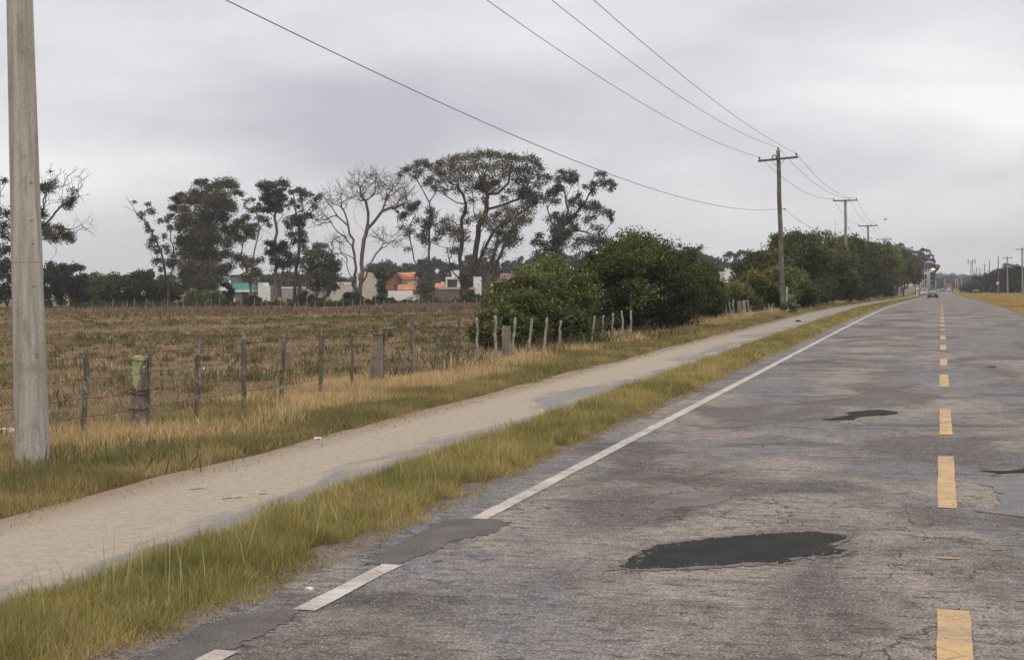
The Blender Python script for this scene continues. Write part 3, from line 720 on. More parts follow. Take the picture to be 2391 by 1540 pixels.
make_tree('eucalyptus_tree', 'thin leaning eucalyptus with bare twig tip, left of the dense dark eucalyptus', 'tree',
    [[(1390,1260),(1390,1130),(1330,850),(1230,640),(1120,520),(1075,440),(1040,390)], [(1410,1100),(1430,800),(1385,560)], [(1120,520),(1070,490),(1020,465)]],
    [(1160,530,35),(1215,440,28),(1110,425,18),(1245,500,38),(1280,720,35,.8),(1240,790,45,.9),(1320,580,35,.8),(1290,900,40,1.3),(1400,920,45,1.3),(1350,710,32,.7),(1200,600,30,.8),(1230,660,35,1.2),(1260,740,30,1.2),(1300,830,35,1.2),(1380,800,45,1),(1440,930,50,1.2),(1430,870,35),(1400,640,35),(1390,560,35),(1320,980,30),(1370,1060,60,1)],
    184, Z1, rb=.2, seed=2, hang=.4, spread=.3)
make_tree('eucalyptus_tree', 'tallest dense dark eucalyptus at the left end of the row, foliage to the ground', 'tree',
    [[(1640,1280),(1650,1100),(1680,900),(1720,700),(1760,500)], [(1680,900),(1850,850),(2000,760)], [(1660,1040),(1800,1030),(1960,1050),(2030,1010)], [(1720,700),(1560,560),(1460,440)], [(1720,700),(1830,520),(1860,380)]],
    [(1640,270,38),(1680,260,30),(1740,300,60),(1820,270,60),(1900,270,55),(1930,300,40),(1960,360,42),(1440,400,38),(1500,370,42),(1470,430,40),(1560,400,60),(1620,350,60),(1700,400,110,1.2),(1820,400,110,1.2),(1880,450,60),(1420,470,40),(1500,490,60),(1560,560,90,1.2),(1700,560,120,1.3),(1840,540,70),(1900,480,50),(1490,640,50),(1600,700,120,1.4,.7),(1720,700,110,1.4,.6),(1480,740,45),(1560,820,100,1.5,.8),(1680,840,120,1.5,.8),(1620,960,120,1.5,.8),(1720,980,100,1.5,.7),(1560,1050,90,1.4),(1680,1080,110,1.6,.6),(1760,1100,80,1.4),(1760,860,60,1.2),(1520,1120,60,1.2),(1840,640,50,.8),
     (1930,640,55),(1980,600,50),(1960,720,60),(1880,760,60),(2030,640,50),(2060,700,50),(1860,860,55,1.2),(1960,880,55,.8),(1880,960,50),(2020,560,45),(2080,640,50),(1900,690,50),(2010,900,50,.7),(1830,1000,50,1),(1400,540,35,.8)],
    190, Z1, M_BARK, EUC, rb=.38, seed=3, sub=10, lai=2.2, spread=.9, hang=.2)
make_tree('eucalyptus_tree', 'slender eucalyptus with sparse pale top, right beside the dense dark eucalyptus', 'tree',
    [[(530,1250),(525,1100),(545,900),(575,760),(600,640),(570,520)], [(600,640),(680,600)], [(575,760),(620,720)]],
    [(500,430,32,.6),(540,410,28,.5),(530,500,45,.6),(600,560,35,1),(650,580,40,1),(680,620,30,1),(540,930,50,1),(600,900,40,1),(560,1000,60,1),(480,960,40,.8),(520,1060,60,1.1),(600,1040,40,.8),(570,620,35,.8),(480,480,25,.5)], 182, Z2, M_BARKP, EUC, rb=.15, seed=4, spread=.4)
make_tree('eucalyptus_tree', 'pale trunked eucalyptus with flat topped dark crown', 'tree',
    [[(735,1260),(735,1100),(735,900),(738,640),(725,560),(735,480),(720,360)], [(735,740),(680,690),(610,650)], [(738,640),(790,550),(840,510)], [(740,1230),(780,1120),(810,950),(800,820)]],
    [(610,300,38),(660,290,50),(720,290,60),(790,280,50),(820,310,35),(650,330,50),(700,360,60,1.3),(760,360,60,1.3),(800,400,40),(680,420,50,1.2),(740,440,60,1.4),(610,470,45),(650,500,40),(580,500,30,.7),(690,480,45),(770,500,30),(830,470,28,.6),(640,400,35),(750,480,40,1.3),
     (700,780,50,1.4),(740,840,60,1.5),(790,800,55,1.4),(830,860,50,1.3),(720,900,50,1.4),(780,930,60,1.3),(840,940,40),(800,760,35),(680,840,40),(860,900,40)],
    186, Z2, M_BARKP, EUCD, rb=.27, rt=.02, seed=5, spread=.7, lai=1.7)
make_tree('eucalyptus_tree', 'patchy dark eucalyptus between the pale trunked one and the bare tree', 'tree',
    [[(890,1260),(890,1100),(905,950),(925,820),(930,650),(900,520),(880,380)], [(925,820),(960,640),(1000,500),(1080,400)], [(930,650),(850,620)], [(1000,500),(1060,500)]],
    [(880,340,38),(920,330,32),(960,350,45,1),(1000,360,38),(880,430,36,1.2),(940,400,40,.8),(1080,400,36,1),(1060,470,40,.7),(950,540,50,1.2),(1000,530,40,1.2),(880,590,45,1.1),(940,600,40,1.5),(840,620,38),(940,680,45,1.3),(860,690,50,.9),(960,740,40,.9),(900,740,45,.9),(960,800,40,.7),(900,900,50,1.2),(940,930,40,1.2),(870,540,35,.8),(1030,420,40,.4),(1100,370,30,.5),(920,460,35,.6),(820,580,35,.7)],
    183, Z2, M_BARK, EUCD, rb=.22, seed=6, spread=.7, hang=.35)
make_tree('small_tree', 'low rounded dark tree with dense crown, left of the bare tree', 'tree',
    [[(1070,1270),(1070,1180),(1085,1050),(1090,900)], [(1100,1250),(1180,1180),(1220,1100)]],
    [(1060,780,45,.9),(1100,800,45),(1040,840,50),(1110,860,70),(1180,880,60),(1010,900,60),(1090,940,90,1.2),(1190,960,70,1.2),(1040,1020,80,1.1),(1130,1040,90,1.3),(1210,1040,55,1.1),(1160,1120,70,1.2),(1020,1100,55,.9),(1230,990,45),(1090,1130,60,.7),(1210,1110,45),(980,860,50,.8),(1240,940,40,.7)],
    180, Z2, M_BARK, EUC, rb=.17, seed=7, spread=.9, leaf=.26, lai=1.6)
# the bare tree
def fan(cx, cy, rx, ry, n, a0, a1, q, k0=.45):
    out = []
    for _ in range(n):
        a = rad(q.uniform(a0, a1)); s = math.sqrt(q.uniform(k0**2, 1)); out.append((cx+rx*s*cos(a), cy-ry*s*sin(a)))
    return out
make_tree('bare_tree', 'leafless tree with two pale trunks and a wide fan of fine twigs', 'tree',
    [[(1410,1270),(1425,1180),(1448,1000),(1455,800),(1475,690)], [(1475,690),(1495,600),(1495,520),(1475,430),(1430,390),(1470,340),(1530,290),(1600,210)],
     [(1475,690),(1540,600),(1610,510),(1690,480),(1780,400),(1830,360)], [(1610,510),(1640,430),(1680,340),(1740,280)], [(1475,690),(1400,610),(1370,540),(1400,460),(1420,400),(1370,340)],
     [(1480,740),(1520,700),(1548,678)],
     [(1400,1180),(1370,1110),(1395,980),(1370,800),(1330,630),(1250,560),(1200,480),(1150,430),(1110,370)], [(1370,800),(1300,720),(1210,640),(1190,600),(1080,590)], [(1330,630),(1290,500),(1330,430)],
     [(1370,1110),(1330,1000),(1320,860),(1260,780)], [(1475,1100),(1500,960),(1560,860),(1680,760)]],
    [], 181, Z2, M_BARKG, rb=.34, rt=.021, seed=8, sides=4, twig=1.5,
    extra=fan(1560, 520, 290, 310, 210, 10, 150, q, .4)+fan(1700, 400, 160, 150, 80, -30, 110, q, .4)+fan(1230, 560, 180, 260, 110, 40, 200, q, .4)+fan(1270, 840, 110, 130, 50, 60, 200, q)+fan(1640, 800, 130, 110, 50, -10, 140, q)+fan(1480, 300, 150, 110, 80, 0, 180, q), spread=.55)
make_tree('vine_covered_stump', 'short ivy covered tree stump before the orange roofed house', 'stump',
    [[(1605,1260),(1605,1150),(1600,1030),(1590,960)], [(1600,1030),(1660,1010),(1700,1020)]],
    [(1600,1020,45,1.5),(1570,1010,35),(1620,1060,45,1.5),(1600,1110,40,1.6),(1610,1160,40,1.6),(1650,1060,35),(1600,980,30),(1680,1040,28,.6),(1605,1200,40,1.5)], 179, Z2, M_BARK, EUCD, rb=.42, rt=.05, seed=9, leaf=.24)
make_tree('eucalyptus_tree', 'slim twin stemmed eucalyptus at the left edge of the umbrella shaped giant', 'tree',
    [[(420,1290),(425,1150),(425,900),(430,700),(432,500),(380,420),(330,330),(250,280),(200,270)], [(405,1200),(360,1080),(310,950),(280,800),(270,700),(310,620)], [(432,500),(470,440),(480,330)], [(400,850),(380,1000),(350,1100)]],
    [(205,280,26),(240,250,30),(290,240,42),(340,200,36),(385,190,42),(430,220,38),(360,260,40,.8),(320,300,36,.7),(430,310,42,.8),(420,350,42,.7),(470,400,38,.7),(320,520,48),(280,550,48),(340,500,28),(240,590,42,.9),(200,610,35,.8),(180,570,22,.6),(430,560,45,.9),(460,600,42,.9),(400,640,48),(400,680,40),(290,700,42,.7),(250,740,40,.6),(380,740,48,1),(400,790,40,1),(220,690,35,.5),(460,670,38,.8),(340,640,35,.6),
     (390,1120,55,1.4),(370,1180,60,1.5),(420,1160,50,1.4),(350,1060,40,.8),(440,1220,40,1.2),(500,700,38,.7),(480,780,38,.7),(250,860,35,.5),(300,1000,30,.7)],
    182, Z3, M_BARK, EUC, rb=.2, twig=.9, seed=10, spread=.5, hang=.4)
JB = [(490,240,50),(520,200,50),(590,180,55),(640,160,45),(700,150,50),(770,150,55),(830,130,45),(880,130,50),(930,120,42),(990,150,50),(1050,140,50),(1100,160,45),(1170,170,50),(1220,160,45),(1260,190,45),(1290,230,35),
      (540,270,55,.9),(620,240,60,.9),(700,230,60,.9),(790,220,60,.9),(880,220,60,.9),(960,210,55,.9),(1040,220,60,.9),(1130,240,60,.9),(1210,240,60,.9),(1280,290,50,.8),(500,330,40,.7),(580,330,50,.7),(660,310,60,.7),(740,310,55,.7),(900,300,55,.7),(1000,300,60,.7),(1090,310,60,.7),(1180,320,60,.8),(1260,350,50,.8),(540,400,40,.6),(640,400,50,.5),(730,390,50,.6),(960,390,50,.5),(1060,400,50,.6),(1150,390,60,.8),
      (840,330,50,1.3,.1),(850,380,60,2,.1),(930,350,36,2.4,.05),(790,380,38,1.6,.1),(1190,430,65,1.9,.1),(1230,480,55,1.5,.2),(1140,420,50,1.2),(1270,440,50,.8),(1160,520,50,1),(1200,560,55,.9),
      (830,600,50,1.1),(870,620,55,1),(940,590,50,.9),(1010,560,55,.9),(1080,560,55,.9),(1060,630,60,1),(1130,620,55,.9),(1190,640,45,.8),(960,660,60,1),(1000,720,55,1),(1050,780,50,.9),(900,700,45,.8),(660,720,55,1.3),(690,780,50,1),(620,680,50,.8),(590,620,45,.6),(540,640,45,.7),(560,700,45,.7),(720,640,50,.7),(700,570,40,.7),(610,760,45,.8),(520,740,40,.6),(1080,720,50,.8),(1020,820,45,.8),(1120,780,40,.6),(960,810,45,.7),(760,480,45,.5),(860,470,45,.5),(1000,480,50,.6),(600,860,40,.6),(640,870,45,1.2),(900,870,50,.7),(700,1080,45,2,.1),(720,1120,35,2,.1)]
make_tree('eucalyptus_tree', 'giant umbrella shaped eucalyptus with several thick grey trunks, widest in the row', 'tree',
    [[(705,1300),(700,1200),(700,1130)], [(690,1140),(672,1000),(680,860),(680,640),(715,520),(680,430),(640,300),(620,220)], [(715,520),(640,510),(560,460),(500,380),(500,290)],
     [(710,1130),(760,1000),(790,850),(810,700),(870,560),(880,440),(850,300),(840,190)], [(880,440),(960,440),(1040,360),(1060,230)],
     [(730,1120),(840,900),(930,720),(1080,620),(1180,560),(1280,460)], [(870,560),(1000,530),(1120,480),(1200,360),(1230,220)], [(660,1120),(600,1000),(570,860),(500,840),(440,810)], [(790,850),(850,700),(860,560)], [(600,960),(590,870)], [(810,700),(770,500),(760,380),(750,230)]],
    JB, 185, Z3, M_BARK, [SR(64,58,48), SR(104,97,78), SR(138,130,106)], rb=.62, rt=.018, twig=1.0, seed=11, spread=.75, hang=.3, lai=1.15, sub=9, leaf=.2, tipfrac=.6, extra=fan(870, 420, 420, 290, 200, 0, 180, q, .5))
make_tree('eucalyptus_tree', 'second many stemmed eucalyptus with short thick dark stump, right of the giant', 'tree',
    [[(860,1260),(865,1180),(880,1120)], [(880,1130),(830,1050),(820,960),(850,800)], [(880,1120),(910,960),(950,820),(980,700)], [(890,1120),(950,1000),(1000,850),(1060,730),(1130,620)], [(880,1120),(870,1000),(900,860)]],
    [(1050,760,50,.9),(1100,700,50,.8),(980,740,40,.7),(1000,660,45,.6),(1080,820,40,.6),(930,930,50,.7),(880,980,50,.6),(980,900,40,.5),(1130,640,45,.8),(850,900,40,.5),(900,1020,50,.5)],
    183, Z3, M_BARK, EUC, rb=.5, rt=.02, seed=12, spread=.6, hang=.4, extra=fan(960, 950, 130, 260, 90, 20, 160, q))
make_tree('eucalyptus_tree', 'ragged leaning eucalyptus with hanging clumps, rightmost of the row above the bushes', 'tree',
    [[(1330,1280),(1335,1000),(1380,860),(1440,720),(1500,570),(1480,440),(1440,350)], [(1500,570),(1490,480),(1530,350)], [(1440,720),(1560,600),(1640,490),(1690,400),(1770,290)], [(1350,960),(1450,800),(1560,720),(1700,760)], [(1440,720),(1380,680),(1340,560),(1360,420)], [(1640,560),(1760,540),(1840,600)], [(1400,1010),(1470,960),(1560,930)]],
    [(1350,300,36),(1330,340,25,.6),(1450,260,40),(1430,310,36),(1540,270,42),(1570,310,38),(1520,320,40),(1490,300,38,.8),(1360,410,42),(1390,440,42),(1410,400,40),(1440,370,40),(1410,490,38),(1330,480,38,.7),(1740,275,32),(1780,280,28),(1770,340,42),(1820,340,36),(1850,370,26),(1700,350,38),(1640,380,28),(1690,400,38,.8),(1830,400,26),(1590,450,38),(1530,490,48),(1590,510,42),(1640,520,48),(1700,510,48),(1730,530,42),(1780,560,38),(1830,580,36),(1840,630,22),(1470,620,60,1.3),(1530,610,50,1.2),(1560,680,48),(1430,690,70,1.4),(1480,740,60,1.3),(1400,760,65,1.5),(1440,820,60,1.4),(1380,860,60,1.4),(1310,820,50,1.2),(1270,750,40,.9),(1240,800,36),(1310,900,50,1.4),(1260,900,45,1.2),(1420,900,50,1.3),(1350,940,50,1.2),(1410,600,42),(1640,640,40,.6),(1700,690,40,.5),(1750,700,38,.6),(1600,780,50,.8),(1680,780,55,1),(1740,790,50,1),(1800,800,55,1),(1560,830,45,.7),(1680,600,40,.6),(1340,630,30,.5),(1760,740,40,.5)],
    186, Z3, M_BARK, EUCD, rb=.32, seed=13, spread=.7, hang=.5, sub=8, lai=1.5)

# dense rounded trees / bushes -----------------------------------------------
def bush(name, label, cat, c, size, leaf, n, cols, seed, trunk=.1, group=None, lobes=60, flat=.0, stem=True, lobe_r=.2, low=-.85, shell=.68, skirt=0.0):
    """c: ground point; size: (rx, ry, height). Foliage in lobes over the whole body."""
    r = np.random.default_rng(seed); rx, ry, h = size; cent, rads, tint = [], [], []
    for _ in range(lobes):
        a = r.uniform(0, 2*pi); zz = r.uniform(low, 1); q = math.sqrt(max(0, 1-zz*zz)) if zz > 0 else 1-.25*zz*zz+skirt; s = r.uniform(shell, 1)*(1+.08*r.normal())
        p = np.array([c[0]+rx*q*s*cos(a), c[1]+ry*q*s*sin(a), c[2]+h*.5+h*.5*zz*s*.92]); cent.append(p)
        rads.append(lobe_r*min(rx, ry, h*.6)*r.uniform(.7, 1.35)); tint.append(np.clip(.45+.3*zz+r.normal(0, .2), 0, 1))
    w = np.array(rads)**2; w = w/w.sum()*n
    root = Vector((c[0], c[1], c[2])); t = empty(name, root, label, cat, group)
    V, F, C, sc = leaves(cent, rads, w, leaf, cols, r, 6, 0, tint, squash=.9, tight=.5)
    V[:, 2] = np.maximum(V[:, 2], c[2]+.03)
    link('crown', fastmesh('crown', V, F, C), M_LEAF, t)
    if stem:
        lines = [[(c[0], c[1], c[2]-.1), (c[0]+.02*rx, c[1], c[2]+h*.25), (c[0]-.05*rx, c[1]+.03, c[2]+h*.5)]]
        for k in range(3):
            a = r.uniform(0, 2*pi); lines.append([lines[0][0], (c[0]+.25*rx*cos(a), c[1]+.25*ry*sin(a), c[2]+h*.3), (c[0]+.5*rx*cos(a), c[1]+.5*ry*sin(a), c[2]+h*.55)])
        N, Pn = grow([[np.array(p) for p in l] for l in lines], [p for p in sc[::3]], r); R = radii(N, Pn, trunk, max(.006, leaf*.06)); V, F = tubes(N, Pn, R, 5)
        link('trunk', fastmesh('trunk', V, F), M_BARK, t, smooth=True)
    return t
def at(px, D, dz=0):
    p = P(px, 700, D); return (p.x, p.y, gz1(p.x, p.y)+dz)
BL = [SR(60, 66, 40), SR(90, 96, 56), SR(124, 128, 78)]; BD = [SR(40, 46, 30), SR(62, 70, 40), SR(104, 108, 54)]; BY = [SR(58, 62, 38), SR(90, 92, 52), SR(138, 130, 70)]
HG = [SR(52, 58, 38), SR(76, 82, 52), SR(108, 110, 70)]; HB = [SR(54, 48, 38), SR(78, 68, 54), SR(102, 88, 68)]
def row_bush(name, label, cat, X, D, rx, ry, top, leaf, n, cols, seed, **kw):
    """a bush of the roadside row: distance X to the left of the centre line, D metres away, crown top at picture row `top`"""
    px = 2197+3467*X/D; c = at(px, D); h = P(px, top, D).z-c[2]
    kw.setdefault('low', -1.0); kw.setdefault('skirt', .1); kw.setdefault('lobe_r', .24)
    return bush(name, label, cat, c, (rx, ry, h), leaf, n, cols, seed, kw.pop('trunk', .12), **kw)
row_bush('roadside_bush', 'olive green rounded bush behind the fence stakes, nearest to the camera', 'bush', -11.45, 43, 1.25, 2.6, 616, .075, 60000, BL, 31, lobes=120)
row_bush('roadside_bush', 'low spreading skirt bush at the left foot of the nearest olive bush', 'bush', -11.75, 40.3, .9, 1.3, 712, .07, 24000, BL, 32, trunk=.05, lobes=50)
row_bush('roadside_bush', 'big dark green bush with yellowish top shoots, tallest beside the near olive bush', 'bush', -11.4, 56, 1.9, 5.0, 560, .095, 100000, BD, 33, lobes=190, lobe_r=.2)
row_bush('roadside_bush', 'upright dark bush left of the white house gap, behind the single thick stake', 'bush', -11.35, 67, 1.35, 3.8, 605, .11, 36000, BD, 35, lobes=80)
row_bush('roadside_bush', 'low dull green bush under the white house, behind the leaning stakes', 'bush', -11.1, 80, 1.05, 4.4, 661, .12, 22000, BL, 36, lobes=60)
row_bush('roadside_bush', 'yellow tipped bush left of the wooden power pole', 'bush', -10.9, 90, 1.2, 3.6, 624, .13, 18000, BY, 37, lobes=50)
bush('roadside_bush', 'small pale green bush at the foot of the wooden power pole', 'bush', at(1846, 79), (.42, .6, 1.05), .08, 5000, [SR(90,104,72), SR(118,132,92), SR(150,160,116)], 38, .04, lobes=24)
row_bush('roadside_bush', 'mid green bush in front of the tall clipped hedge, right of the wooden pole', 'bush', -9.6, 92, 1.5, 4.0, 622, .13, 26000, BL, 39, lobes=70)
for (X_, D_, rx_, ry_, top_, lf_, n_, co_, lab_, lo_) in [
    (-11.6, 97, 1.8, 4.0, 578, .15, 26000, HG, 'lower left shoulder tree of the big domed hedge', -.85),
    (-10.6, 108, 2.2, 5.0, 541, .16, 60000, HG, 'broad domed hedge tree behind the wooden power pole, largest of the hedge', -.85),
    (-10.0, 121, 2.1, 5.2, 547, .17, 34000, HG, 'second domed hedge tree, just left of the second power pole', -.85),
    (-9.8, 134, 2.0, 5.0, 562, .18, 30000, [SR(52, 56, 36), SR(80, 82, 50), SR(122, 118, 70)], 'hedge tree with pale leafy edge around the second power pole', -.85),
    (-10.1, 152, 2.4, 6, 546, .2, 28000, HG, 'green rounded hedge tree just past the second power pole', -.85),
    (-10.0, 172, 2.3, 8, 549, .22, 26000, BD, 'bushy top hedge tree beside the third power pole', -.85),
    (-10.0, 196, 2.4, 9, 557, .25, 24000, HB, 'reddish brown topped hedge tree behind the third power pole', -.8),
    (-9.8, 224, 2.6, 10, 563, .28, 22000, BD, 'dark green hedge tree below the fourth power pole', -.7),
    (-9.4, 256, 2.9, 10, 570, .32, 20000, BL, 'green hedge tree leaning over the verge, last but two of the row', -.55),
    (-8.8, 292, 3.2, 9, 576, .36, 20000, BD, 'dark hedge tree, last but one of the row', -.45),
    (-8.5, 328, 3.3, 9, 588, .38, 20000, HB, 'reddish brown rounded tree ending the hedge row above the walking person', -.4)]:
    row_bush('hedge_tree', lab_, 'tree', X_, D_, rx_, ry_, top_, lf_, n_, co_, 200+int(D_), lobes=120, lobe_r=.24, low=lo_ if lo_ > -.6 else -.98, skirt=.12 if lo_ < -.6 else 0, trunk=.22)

# trees behind the field on the left
LG = [SR(56, 64, 38), SR(88, 96, 54), SR(120, 122, 72)]; DK = [SR(40, 46, 36), SR(60, 66, 50), SR(84, 88, 64)]
for i, (px, top, w, cols, lab) in enumerate([(18, 598, 95, DK, 'dark tree mass at the left picture edge, left of the concrete pole'), (120, 612, 62, DK, 'dark pine like tree just right of the concrete pole'), (165, 606, 72, DK, 'two headed dark pine tree right of the concrete pole'),
    (228, 640, 110, LG, 'light green rounded tree between the pines and the dark hedge trees'), (290, 640, 84, DK, 'low dark tree right of the light green one'), (338, 634, 80, DK, 'dark tree under the open sky gap beside the leaning eucalyptus'), (385, 640, 60, DK, 'dark tree at the foot of the leaning eucalyptus')]):
    D = 196+i*1.5; k = D/FPX; c = at(px, D); hgt = (714-top)*k+.3
    bush('background_tree', lab, 'tree', c, (w*.5*k, w*.5*k, hgt), .3, 9000, cols, 60+i, .25, lobes=45, lobe_r=.24)
for i, (px, top, w, D, cols, lab) in enumerate([(478, 666, 100, 178, [SR(60, 72, 34), SR(86, 96, 48), SR(112, 120, 62)], 'bright green low bush below the dense dark eucalyptus'), (527, 648, 36, 181, DK, 'small dark conical shrub before the turquoise house'),
    (590, 684, 40, 179, DK, 'dark shrub at the foot of the white box house'), (714, 676, 36, 178, DK, 'round dark shrub below the small rounded tree'), (745, 690, 40, 178, DK, 'low shrub right of the round dark shrub'), (822, 678, 46, 177, DK, 'round dark shrub at the foot of the bare tree'), (890, 688, 70, 177, DK, 'spreading dark shrub around the ivy stump'),
    (1105, 678, 50, 176, DK, 'dark shrub between the two thick eucalyptus stumps')]):
    k = D/FPX; c = at(px, D); bush('field_shrub', lab, 'bush', c, (w*.5*k, w*.5*k, (706-top)*k+.25), .2, 5000, cols, 80+i, .1, lobes=30, lobe_r=.28)
# low hedge along the far fence, one run of growth
r = np.random.default_rng(77); cent, rads, tint = [], [], []
for i in range(260):
    px = r.uniform(170, 1120); D = r.uniform(171, 177); c = at(px, D); rr = r.uniform(.35, .7); cent.append(np.array(c)+np.array([0, 0, rr*r.uniform(.4, 1.1)])); rads.append(rr); tint.append(r.uniform(.1, .9))
V, F, C, sc_ = leaves(cent, rads, [90]*len(cent), .2, [SR(44, 50, 26), SR(66, 72, 36), SR(92, 94, 52)], r, 4, 0, tint)
tag(link('undergrowth', fastmesh('undergrowth', V, F, C), M_LEAF), kind='stuff')
# tall brown weeds at the far side of the field
n = 26000; D = r.uniform(120, 172, n); u = r.uniform(-.37, .0, n); u = np.where(r.uniform(0, 1, n) < .55, r.uniform(-.09, -.01, n), u)
X = D*(u*RIGHT.x+AWAY.x); Y = D*(u*RIGHT.y+AWAY.y)
blades('dry_weeds', X, Y, r.uniform(.2, .65, n)*sst(.3, .6, vnoise(X, Y, 7, 51)+.15), np.full(n, .13), pal([SR(96, 80, 60), SR(132, 108, 84), SR(150, 122, 94)], r.uniform(0, 1, n), r), .3, 18)

# distant woods: masses that cannot be told apart
def wood(name, runs, leaf, cols, seed, rr=2.2, dens=1.0, trunks=True):
    r = np.random.default_rng(seed); cent, rads, tint, tv, tf = [], [], [], [], []; off = 0
    for (x0, x1, t0, t1, D0, D1) in runs:
        n = int(abs(x1-x0)/FPX*D0*2.2/rr*dens)+3
        for i in range(n):
            s = i/(n-1)+r.normal(0, .3/n); px = x0+(x1-x0)*s; D = D0+(D1-D0)*r.uniform(0, 1)
            g = at(px, D); top = P(px, t0+(t1-t0)*s, D).z-g[2]; h = top*r.uniform(.82, 1.04); w = rr*r.uniform(.7, 1.3)
            for j in range(12):
                zz = r.uniform(.08, 1)**.8; ww = w*(1.1-.5*zz); cent.append(np.array([g[0]+r.normal(0, ww*.6), g[1]+r.normal(0, ww*.6), g[2]+h*zz*.93])); rads.append(ww*r.uniform(.4, .75)); tint.append(r.uniform(0, 1))
            mbk = 6; 
            N = np.array([[g[0], g[1], g[2]], [g[0]+r.normal(0, .2), g[1], g[2]+h*.5], [g[0]+r.normal(0, .4), g[1], g[2]+h*.9]]); V, F = tubes(N, np.array([-1, 0, 1]), np.array([.3, .2, .08]), 4); tv.append(V); tf.append(F+off); off += len(V)
    V, F, C, _ = leaves(cent, rads, [dens*80]*len(cent), leaf, cols, r, 4, 0, tint)
    TV = np.concatenate(tv); TF = np.concatenate(tf); allV = np.concatenate([V, TV]); allF = np.concatenate([F, TF+len(V)]); C = np.concatenate([C, np.tile(np.array([[.09, .075, .06]]), (len(TV), 1))])
    return tag(link(name, fastmesh(name, allV, allF, C), M_LEAF), kind='stuff')
FARC = [SR(48, 54, 46), SR(70, 74, 62), SR(92, 94, 78)]
wood('distant_wood', [(610, 700, 636, 628, 380, 420), (700, 830, 628, 652, 380, 430), (830, 940, 640, 612, 380, 430), (940, 1010, 612, 592, 360, 400), (1010, 1120, 592, 594, 360, 400), (1120, 1240, 612, 588, 360, 400), (1240, 1420, 600, 575, 360, 400), (1420, 1600, 565, 580, 380, 430)], .55, FARC, 101, 2.6, 1.15)
wood('distant_wood', [(1590, 1640, 566, 572, 430, 470), (1640, 1830, 584, 574, 460, 520), (1640, 1860, 606, 600, 440, 460)], .6, FARC, 102, 2.8, 1.1)
bush('background_tree', 'lone domed tree beyond the bare tree right branches', 'tree', at(893, 330), (4.2, 4.2, 9.2), .45, 5000, FARC, 120, .3, lobes=40, low=.1)
wood('distant_wood', [(2266, 2296, 658, 652, 560, 600), (2292, 2330, 646, 630, 430, 470), (2320, 2400, 622, 612, 400, 440), (2400, 2520, 612, 600, 380, 420), (2276, 2480, 664, 655, 440, 470)], .5, [SR(28, 34, 24), SR(44, 50, 34), SR(60, 66, 44)], 103, 2.5, 1.3)
wood('distant_wood', [(2185, 2215, 652, 640, 900, 1000), (2215, 2270, 641, 648, 900, 1000), (2190, 2300, 655, 652, 800, 850)], 1.1, FARC, 104, 4.5, .9)
wood('distant_wood', [(2170, 2215, 636, 645, 1500, 1700), (2180, 2320, 640, 640, 1600, 1800)], 2.0, FARC, 105, 8, .8)
# tall trees by the road far ahead
ZF = Conv(2078.4, 566.8, .13037)     # zoom 2860..3289 x 780..1040
make_tree('eucalyptus_tree', 'tall eucalyptus with layered crown rising above the street lamps at the road end', 'tree',
    [[(620,860),(600,600),(560,400),(600,200)], [(600,600),(700,420),(780,340)], [(560,400),(490,250)]],
    [(600,110,35),(560,130,40),(650,120,40),(690,140,25),(510,170,50),(470,230,60),(560,210,60),(720,180,16,.7),(640,230,40),(700,230,40),(760,230,16),(560,300,70),(660,290,60),(740,300,50),(790,320,28),(500,340,60),(600,380,70),(700,380,60),(780,390,40),(840,400,28),(870,430,22),(820,460,40),(740,450,60),(640,470,60),(560,440,60),(800,510,40),(740,540,50),(790,570,30),(500,450,50),(760,600,50),(700,620,50),(760,700,50),(780,640,40),(650,580,50)],
    520, ZF, M_BARK, DK, rb=.7, rt=.06, seed=14, leaf=.6, lai=1.8, sub=5, spread=.6, sides=4, tipfrac=.3)
make_tree('eucalyptus_tree', 'grey green eucalyptus showing above the hedge row, left of the tall layered one', 'tree',
    [[(200,860),(200,500),(210,100)], [(300,800),(380,300),(380,120)]],
    [(170,50,45),(210,40,40),(240,90,40),(150,100,60),(220,130,50),(270,140,30),(120,60,40),(330,110,35,.5),(380,90,25,.4),(360,150,50,.7),(420,160,45,.8),(330,180,50),(200,220,80),(300,260,80),(400,260,80),(420,360,80),(360,450,80)], 470, ZF, M_BARK, FARC, rb=.6, rt=.06, seed=15, leaf=.55, lai=1.5, sub=5, sides=4, tipfrac=.3)

# ------------------------------------------------------------------ power poles and cables
def m_wood(name, c1, c2, c3):
    m, nt, b, _ = material(name); v = objco(nt)
    n = nt.noise(nt.mapping(v, (9, 9, .7)), 2.0, 5, .7); g = nt.noise(v, 3.0, 4, .7)
    c = nt.mix(nt.rng(n, .35, .65), c1, c2); c = nt.mix(nt.rng(g, .5, .62), c, c3); nt.l.new(c, b.inputs[0]); bump(nt, b, n, .6, .01); return m
M_POLE = m_wood('weathered_pole_wood', (.075, .062, .048), (.17, .15, .12), (.20, .21, .16))
M_POLEL = m_wood('pale_pole_wood', (.17, .16, .14), (.33, .31, .28), (.26, .28, .21))
M_ARM = m_wood('crossarm_wood', (.075, .065, .04), (.15, .135, .085), (.12, .12, .07))
M_DARK = m_plain('dark_ceramic', (.02, .016, .014), .35, spec=.5); M_STEEL = m_plain('galvanised_steel', (.22, .22, .21), .5, metal=.5)
M_STUB = m_plain('whitewashed_stub', (.42, .39, .36), .9, .2, 8); M_CABLE = m_plain('cable', (.055, .052, .05), .6)
